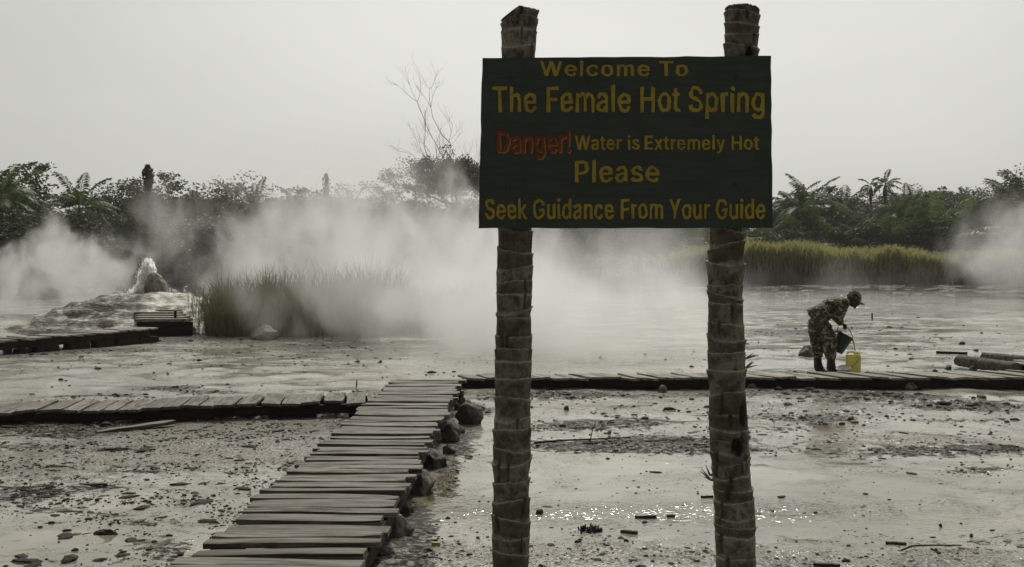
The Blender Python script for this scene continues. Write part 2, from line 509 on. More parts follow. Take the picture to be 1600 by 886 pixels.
# ------------------------------------------------------------------ ground
# regions of the flat: where the algae mats, gravel, stains and ripples lie (x, y, half width, half depth, amount), read off the photograph
REG = {
    'dark': [(930, 663, 120, 7, 1.0), (1040, 690, 130, 13, .8), (900, 692, 90, 7, .6), (880, 618, 130, 5, .9), (1240, 613, 120, 5, .8), (1330, 622, 90, 5, .7), (1420, 620, 80, 4, .7), (980, 700, 150, 6, .6), (1150, 650, 90, 5, .4), (30, 700, 120, 8, .4), (180, 760, 80, 6, .35), (70, 800, 70, 6, .35), (250, 812, 60, 8, .35), (200, 705, 60, 4, .5), (560, 612, 90, 3, .5), (80, 575, 130, 3, .3), (470, 570, 130, 3, .35),
             (1510, 634, 90, 7, 1.0), (1280, 655, 90, 6, .6), (1220, 668, 60, 5, .5), (1430, 705, 150, 10, .7), (1540, 735, 70, 6, .6), (1500, 655, 90, 4, .5), (1560, 700, 60, 6, .6), (1120, 700, 60, 8, .6),
             (50, 665, 80, 7, 1.1), (130, 672, 90, 8, .9), (60, 680, 60, 6, .7), (270, 606, 45, 4, 1.2), (150, 618, 80, 3, .8), (340, 612, 60, 3, .7), (210, 735, 40, 5, .6),
             (640, 840, 50, 50, .55), (640, 812, 30, 22, .9), (700, 735, 18, 32, .9), (720, 690, 25, 20, .8), (740, 640, 30, 8, .7), (520, 880, 500, 12, .2), (260, 860, 60, 20, .5), (120, 790, 120, 40, .22),
             (40, 770, 70, 14, .4), (110, 547, 120, 4, .8), (30, 556, 60, 4, .6), (330, 528, 120, 6, .8), (520, 525, 110, 6, .6), (520, 545, 160, 10, .36), (300, 560, 300, 7, .3), (1200, 520, 100, 5, .8), (1290, 516, 50, 4, .6),
             (1400, 545, 120, 3, .5), (1370, 512, 60, 3, .6), (1480, 530, 90, 3, .4), (1180, 800, 50, 6, .3), (1540, 845, 90, 15, .3), (540, 665, 70, 8, .3), (1450, 583, 150, 4, .5), (1240, 582, 70, 4, .5), (1460, 560, 60, 4, .4)],
    'gravel': [(430, 690, 150, 34, 1.0), (250, 690, 130, 30, .75), (100, 710, 140, 35, .6), (60, 745, 90, 20, .5), (520, 740, 70, 40, .5), (300, 790, 70, 60, .3), (900, 870, 300, 28, .62), (1350, 880, 260, 22, .5), (660, 870, 80, 30, .8),
               (1300, 640, 120, 15, .45), (1000, 640, 180, 10, .3), (380, 655, 250, 8, .7), (1420, 690, 180, 14, .5), (300, 540, 280, 10, .4), (900, 615, 160, 6, .6), (1520, 870, 110, 20, .5)],
    'brown': [(1400, 692, 120, 10, 1.2), (1530, 700, 100, 9, 1.1), (930, 640, 120, 8, .4), (450, 690, 160, 30, .3), (1330, 665, 60, 5, .8), (1300, 690, 50, 5, .5), (1250, 662, 90, 7, .5), (1560, 690, 70, 5, .6), (220, 735, 70, 12, .5), (1240, 520, 80, 5, .6), (380, 690, 150, 30, .35), (60, 765, 60, 12, .4)],
    'olive': [(310, 577, 75, 3.0, 1.0), (400, 590, 140, 6, .4), (680, 775, 30, 25, 1.0), (1250, 830, 26, 4, .8), (1312, 663, 28, 7, .9), (20, 860, 30, 6, .7), (150, 840, 200, 40, .22), (560, 580, 90, 6, .3), (1190, 660, 60, 5, .5), (980, 690, 40, 5, .4)],
    'puddle': [(685, 768, 26, 20, 1.0), (700, 742, 14, 14, .6)],
    'white': [(60, 480, 110, 12, .9), (20, 505, 120, 10, .7), (150, 468, 60, 6, .8), (400, 600, 220, 8, .2), (1260, 675, 60, 5, .6), (1390, 697, 40, 4, .6), (1480, 500, 120, 4, .5), (1300, 560, 160, 10, .25)],
    'ripple': [(960, 800, 210, 19, 1.0), (1300, 800, 190, 15, 1.0), (1540, 810, 120, 40, .6), (720, 800, 90, 30, .7), (1130, 800, 100, 20, .8), (1400, 480, 260, 20, .6), (1250, 470, 160, 12, .5), (700, 640, 150, 10, .3)],
}

def region(key, x, y):
    px, py = to_px(np.asarray(x, float), np.maximum(np.asarray(y, float), 1.0))
    s = np.zeros(np.shape(px))
    for cx, cy, rx, ry, w in REG[key]:
        s = s + w * np.exp(-(((px - cx) / rx) ** 2 + ((py - cy) / ry) ** 2))
    return np.where(np.asarray(y) > 2.0, np.clip(s, 0, 1.2), 0.15)

def ground_z(x, y):
    x, y = np.asarray(x, float), np.asarray(y, float)
    h = (fbm(x, y, .8, 5, 3) - .5) * .10 + (fbm(x, y, 4.0, 4, 9) - .5) * .035
    h = np.maximum(h, -.004) * np.where(y > 40, .6, 1.0)
    h = h + region('dark', x, y) * .02 * fbm(x, y, 7.0, 3, 21) + region('gravel', x, y) * .012
    # shallow puddle beside the stones of the near boardwalk
    return h - .012

def make_ground():
    rows = [0.0]
    r = .5
    while r < 1500:
        rows.append(r)
        r *= 1.0125 if r < 60 else 1.05
    ang = np.concatenate([np.linspace(-36, 36, 400), np.linspace(36, 324, 60)[1:-1]])
    rr, aa = np.meshgrid(np.array(rows[1:]), np.radians(ang), indexing='ij')
    x, y = (rr * np.sin(aa)).ravel(), (rr * np.cos(aa)).ravel()
    z = ground_z(x, y)
    nr, na = rr.shape
    idx = np.arange(nr * na).reshape(nr, na)
    a, b = idx[:-1], idx[1:]
    f = np.stack([a, np.roll(a, -1, 1), np.roll(b, -1, 1), b], -1).reshape(-1, 4)
    vs = np.column_stack([x, y, z])
    at_ = {k: region(k, x, y) for k in REG}
    fl = f.tolist() + [tuple(idx[0][::-1].tolist())]
    o = link('ground', mesh('ground', vs, fl, M['ground'], True, at_))
    tag(o, 'pale grey wet mud flat with dark algae mats, grit and shallow puddles', 'ground', kind='structure')

make_ground()

def gz(x, y):
    return float(ground_z(np.array([x]), np.array([y]))[0])

# loose clods, leaf rot and grit lying on the flat: nobody could count them
def make_debris():
    vs, fs, fm = [], [], []
    n_try = 230000
    # even in the picture's depth: near ones small and many
    d = np.exp(RNG.uniform(math.log(4.6), math.log(40), n_try))
    x = RNG.uniform(-.56, .56, n_try) * d
    dk, gr = region('dark', x, d), region('gravel', x, d)
    left = (x < -.12 * d) & (d < 12)
    keep = RNG.uniform(0, 1, n_try) < np.clip(.012 + dk * .55 + gr * .40 + (left * .42 + .05) * sstep(.52, .66, fbm(x, d, 1.6, 5, 5)) + .10 * sstep(.6, .75, fbm(x, d, .9, 5, 8)), 0, .85) * np.where(d > 14, .6, 1.0) * sstep(.30, .55, fbm(x, d, 5.0, 4, 15))
    keep &= ~((x > -1.62) & (x < -.5) & (d < 13.6))
    x, d, dk, gr, left = x[keep], d[keep], dk[keep], gr[keep], left[keep]
    sz = np.clip(RNG.lognormal(-5.35, .70, len(x)), .003, .034) * np.where(dk > .4, 1.25, 1.0) * np.clip(d / 8, .7, 1.9)
    # the bigger flat clods on the near left
    nb = 150
    bd = np.exp(RNG.uniform(math.log(5.3), math.log(10.5), nb)); bx = RNG.uniform(-.52, -.18, nb) * bd
    k2 = (fbm(bx, bd, .9, 4, 77) > .47) & ~((bx > -1.72) & (bx < -.4))
    bx, bd = bx[k2], bd[k2]
    x, d = np.concatenate([x, bx]), np.concatenate([d, bd])
    gr, dk = np.concatenate([gr, bx * 0]), np.concatenate([dk, bx * 0 + 1])
    sz = np.concatenate([sz, np.clip(RNG.lognormal(-3.5, .45, len(bx)), .014, .06)])
    z = ground_z(x, d)
    for i in range(len(x)):
        s = sz[i]
        a0 = random.uniform(0, 6.28)
        el = random.uniform(1.0, 1.7)
        fl = random.uniform(.4, .95)
        if s > .021 and d[i] < 11: fl, el = random.uniform(.18, .42), random.uniform(1.3, 2.2)
        n0 = len(vs)
        ca, sa = math.cos(a0), math.sin(a0)
        k = 6
        for ring, rz in ((1.0, -.3), (.78, .55)):
            for j in range(k):
                t = 2 * math.pi * j / k
                q = s * ring * random.uniform(.7, 1.25)
                u, v = q * el * math.cos(t), q * math.sin(t)
                vs.append((x[i] + u * ca - v * sa, d[i] + u * sa + v * ca, z[i] + s * fl * rz * random.uniform(.7, 1.2)))
        vs.append((x[i], d[i], z[i] + s * fl * random.uniform(.75, 1.1)))
        for j in range(k):
            j2 = (j + 1) % k
            fs.append((n0 + j, n0 + j2, n0 + k + j2, n0 + k + j))
            fs.append((n0 + k + j, n0 + k + j2, n0 + 2 * k))
        fm.extend([1 if random.random() < (.22 if gr[i] > .3 and dk[i] < .3 else .05) else 0] * (2 * k))
    o = link('mud_debris', mesh('mud_debris', vs, fs, [M['clod'], M['clod_pale']], False, None, fm))
    tag(o, 'dark clods, grit and rotting leaf bits scattered over the grey mud', 'debris', kind='stuff')
    print('debris', len(x))
make_debris()

# ------------------------------------------------------------------ the lake
def make_water():
    t = NT('lake_water')
    p = t.coord('Object')
    a = t.noise(t.scale(p, (.55, 1.3, 1)), 2.0, 4, .6, .5)
    b = t.noise(t.scale(p, (.8, 1.8, 1)), 8.0, 3, .6)
    h = t.math('ADD', t.math('MULTIPLY', a, .7), t.math('MULTIPLY', b, .35))
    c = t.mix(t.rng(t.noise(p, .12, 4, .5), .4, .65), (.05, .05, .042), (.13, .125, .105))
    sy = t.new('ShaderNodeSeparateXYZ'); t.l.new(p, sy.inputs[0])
    c = t.mix(t.rng(sy.outputs[1], 48, 70, .85, 0), c, (.42, .41, .36))  # milky near water; missing sky reflection is put into its pale colour
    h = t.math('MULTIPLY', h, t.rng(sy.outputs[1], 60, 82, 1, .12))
    t.bsdf(c, .08, t.bump(h, .85, .26), IOR=1.33)
    near = [(620, 473), (700, 471), (790, 476), (870, 470), (950, 478), (1030, 474), (1100, 480), (1170, 476), (1230, 484), (1300, 480), (1370, 488), (1440, 482), (1520, 490), (1620, 484), (1760, 489)]
    vs, fs = [], []
    n = 0
    for i in range(len(near) - 1):
        for k in range(6):
            u = k / 6
            px = near[i][0] * (1 - u) + near[i + 1][0] * u
            py = near[i][1] * (1 - u) + near[i + 1][1] * u + 2.2 * math.sin(px * .11) + random.uniform(-1, 1)
            q = at(px, py, -.009)
            far = Vector((q.x * 118 / q.y, 118, -.009))
            for j in range(9):
                vs.append(q.lerp(far, (j / 8) ** 1.5))
            n += 1
    for i in range(n - 1):
        for j in range(8):
            fs.append((i * 9 + j, (i + 1) * 9 + j, (i + 1) * 9 + j + 1, i * 9 + j + 1))
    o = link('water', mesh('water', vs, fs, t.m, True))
    tag(o, 'rippled grey pool with a dark strip under the reeds', 'water', kind='structure')
make_water()

# ------------------------------------------------------------------ boardwalks
def boardwalk(label, p0, p1, w0, w1, z0, z1, mat='plank', pw=(.10, .20), beam_h=.10, beam_in=.06, supports=(), loose=0.0, gap=(.010, .028), skew=0.0, trim=.04):
    """Planks laid across the line p0-p1 (on the ground), two stringers under them and blocks under those."""
    p0, p1 = Vector((*p0, 0)), Vector((*p1, 0))
    L = (p1 - p0).length
    d = (p1 - p0).normalized()
    rz = math.atan2(d.y, d.x)
    root = empty('boardwalk', (p0.x, p0.y, 0), label, 'boardwalk', 'plank boardwalks over the mud', rz)
    deck = MB()
    s = 0.0
    th = .027
    while s < L:
        pwid = random.uniform(*pw)
        u = s / L
        w = w0 * (1 - u) + w1 * u
        z = z0 * (1 - u) + z1 * u
        half_a, half_b = w / 2 + random.uniform(-trim, trim * 1.3), w / 2 + random.uniform(-trim, trim * 1.3)
        zt = random.uniform(-.010, .012)
        tilt = random.uniform(-.012, .012)
        roll = random.uniform(-.085, .085)
        yaw = random.uniform(-.014, .014) + skew
        seg = 9
        rnd = random.random() ** 1.6
        off = Vector((random.uniform(0, 50), random.uniform(0, 50), 0))
        vs, fs, gr = [], [], []
        ph = random.uniform(0, 6)
        for i in range(seg + 1):
            q = -half_a + (half_a + half_b) * i / seg
            e = 1.0 if 0 < i < seg else random.uniform(.7, 1.0)
            for (sx, sz_) in ((-.5, 0), (.5, 0), (.5, 1), (.42, 1.12), (-.42, 1.12), (-.5, 1)):
                jit = .0035 * math.sin(q * 9 + ph + sx * 3) + random.uniform(-.0022, .0022)
                xx = s + pwid * .5 + sx * pwid * e + jit + math.tan(yaw) * q
                zz = z + zt + (sz_ - 1) * th + tilt * q + roll * sx * pwid + .003 * math.sin(q * 5 + ph)
                vs.append((xx, q, zz))
                gr.append((q + off.x, sx * pwid + off.y, sz_ * th))
        for i in range(seg):
            for k in range(6):
                k2 = (k + 1) % 6
                fs.append((i * 6 + k, (i + 1) * 6 + k, (i + 1) * 6 + k2, i * 6 + k2))
        fs.append((0, 1, 2, 3, 4, 5)); fs.append(tuple(seg * 6 + k for k in (5, 4, 3, 2, 1, 0)))
        n0 = len(deck.v)
        deck.v.extend(vs); deck.f.extend([tuple(i + n0 for i in f) for f in fs]); deck.fm.extend([0] * len(fs))
        deck.at.setdefault('rnd', []).extend([rnd] * len(vs))
        deck.at.setdefault('grain', []).extend(gr)
        s += pwid + (random.uniform(*gap) if random.random() > .08 else random.uniform(.028, .045))
    deck.build('deck', M[mat], root)
    for side in (-1, 1):
        b = MB()
        pts = []
        for i in range(9):
            u = i / 8
            w = w0 * (1 - u) + w1 * u
            zz = z0 * (1 - u) + z1 * u - th - .003 - beam_h / 2
            pts.append(Vector((L * u, side * (w / 2 - beam_in), zz)))
        for i in range(8):
            a, c = pts[i], pts[i + 1]
            m = (a + c) / 2
            b.box(m, ((c - a).length * .999, .075, beam_h), Matrix.Rotation(math.atan2(c.y - a.y, c.x - a.x), 3, 'Z'), .004)
        b.at = {'grain': list(b.v), 'rnd': [.3] * len(b.v)}
        b.build('stringer', M['beam'], root)
    for (u, side, sx, sy) in supports:
        w = w0 * (1 - u) + w1 * u
        zz = z0 * (1 - u) + z1 * u - th - .005 - beam_h
        h = zz + .06
        b = MB()
        b.box((L * u, side * (w / 2 - beam_in), zz - h / 2), (sx, sy, h), Matrix.Rotation(random.uniform(-.15, .15), 3, 'Z'), .012)
        b.at['grain'] = [(v[2], v[1], v[0]) for v in b.v]
        b.at['rnd'] = [.5] * len(b.v)
        b.build('support_block', M['beam'], root)
    return root

# the near one, running away from the camera, and the cross walks that meet it
ZA = .22
a0, a1 = at(445, 860, ZA), at(672, 592, ZA)
boardwalk('weathered grey plank boardwalk running away from the foreground beside the sign', (a0.x + (a0.x - a1.x) * .12, a0.y + (a0.y - a1.y) * .12), (a1.x, a1.y), .85, .84, ZA, ZA,
          supports=[(.12, 1, .16, .12), (.12, -1, .16, .12), (.4, 1, .16, .12), (.4, -1, .2, .12), (.7, 1, .16, .12), (.7, -1, .2, .12), (.97, -1, .2, .12), (.97, 1, .2, .12)])
zb = .14
b0, b1 = at(-120, 640, zb), at(590, 622, zb)
boardwalk('low dark-sided boardwalk coming in from the left edge of the mud', (b0.x, b0.y), (b1.x, b1.y), .86, .86, zb, zb + .02, beam_h=.095,
          supports=[(.18, -1, .3, .14), (.36, -1, .35, .14), (.56, -1, .25, .14), (.8, -1, .5, .14), (.96, -1, .3, .14), (.3, 1, .3, .14), (.7, 1, .3, .14)], pw=(.13, .24), skew=.10, gap=(.006, .03))
zc = .15
c0, c1 = at(722, 588, zc), at(1720, 584, zc)
boardwalk('long dark-sided boardwalk crossing the flat behind the sign posts', (c0.x, c0.y), (c1.x, c1.y), .48, .98, zc, zc, mat='plank_pale', beam_h=.115,
          supports=[(.03, -1, .25, .14), (.09, -1, .22, .14), (.15, -1, .3, .14), (.22, -1, .26, .14), (.3, -1, .5, .14), (.37, -1, .4, .14), (.46, -1, .5, .14), (.55, -1, .7, .14), (.66, -1, .6, .14), (.8, -1, .9, .14), (.9, -1, 1.1, .14), (.2, 1, .3, .14), (.6, 1, .3, .14), (.9, 1, .3, .14)],
          pw=(.15, .30), skew=-.35, gap=(.008, .03), trim=.02)
zd = .26
d0, d1 = at(-90, 536, zd), at(215, 516, zd)
boardwalk('old boardwalk on stones leading to the geyser mound', (d0.x, d0.y), (d1.x, d1.y), .8, .8, zd - .02, zd + .05, beam_h=.14,
          supports=[(.30, -1, .22, .2), (.42, -1, .5, .2), (.58, -1, .5, .2), (.72, -1, .4, .2), (.86, -1, .6, .2), (.98, -1, .6, .2), (.5, 1, .3, .2), (.9, 1, .3, .2)], pw=(.15, .28), mat='plank_pale')

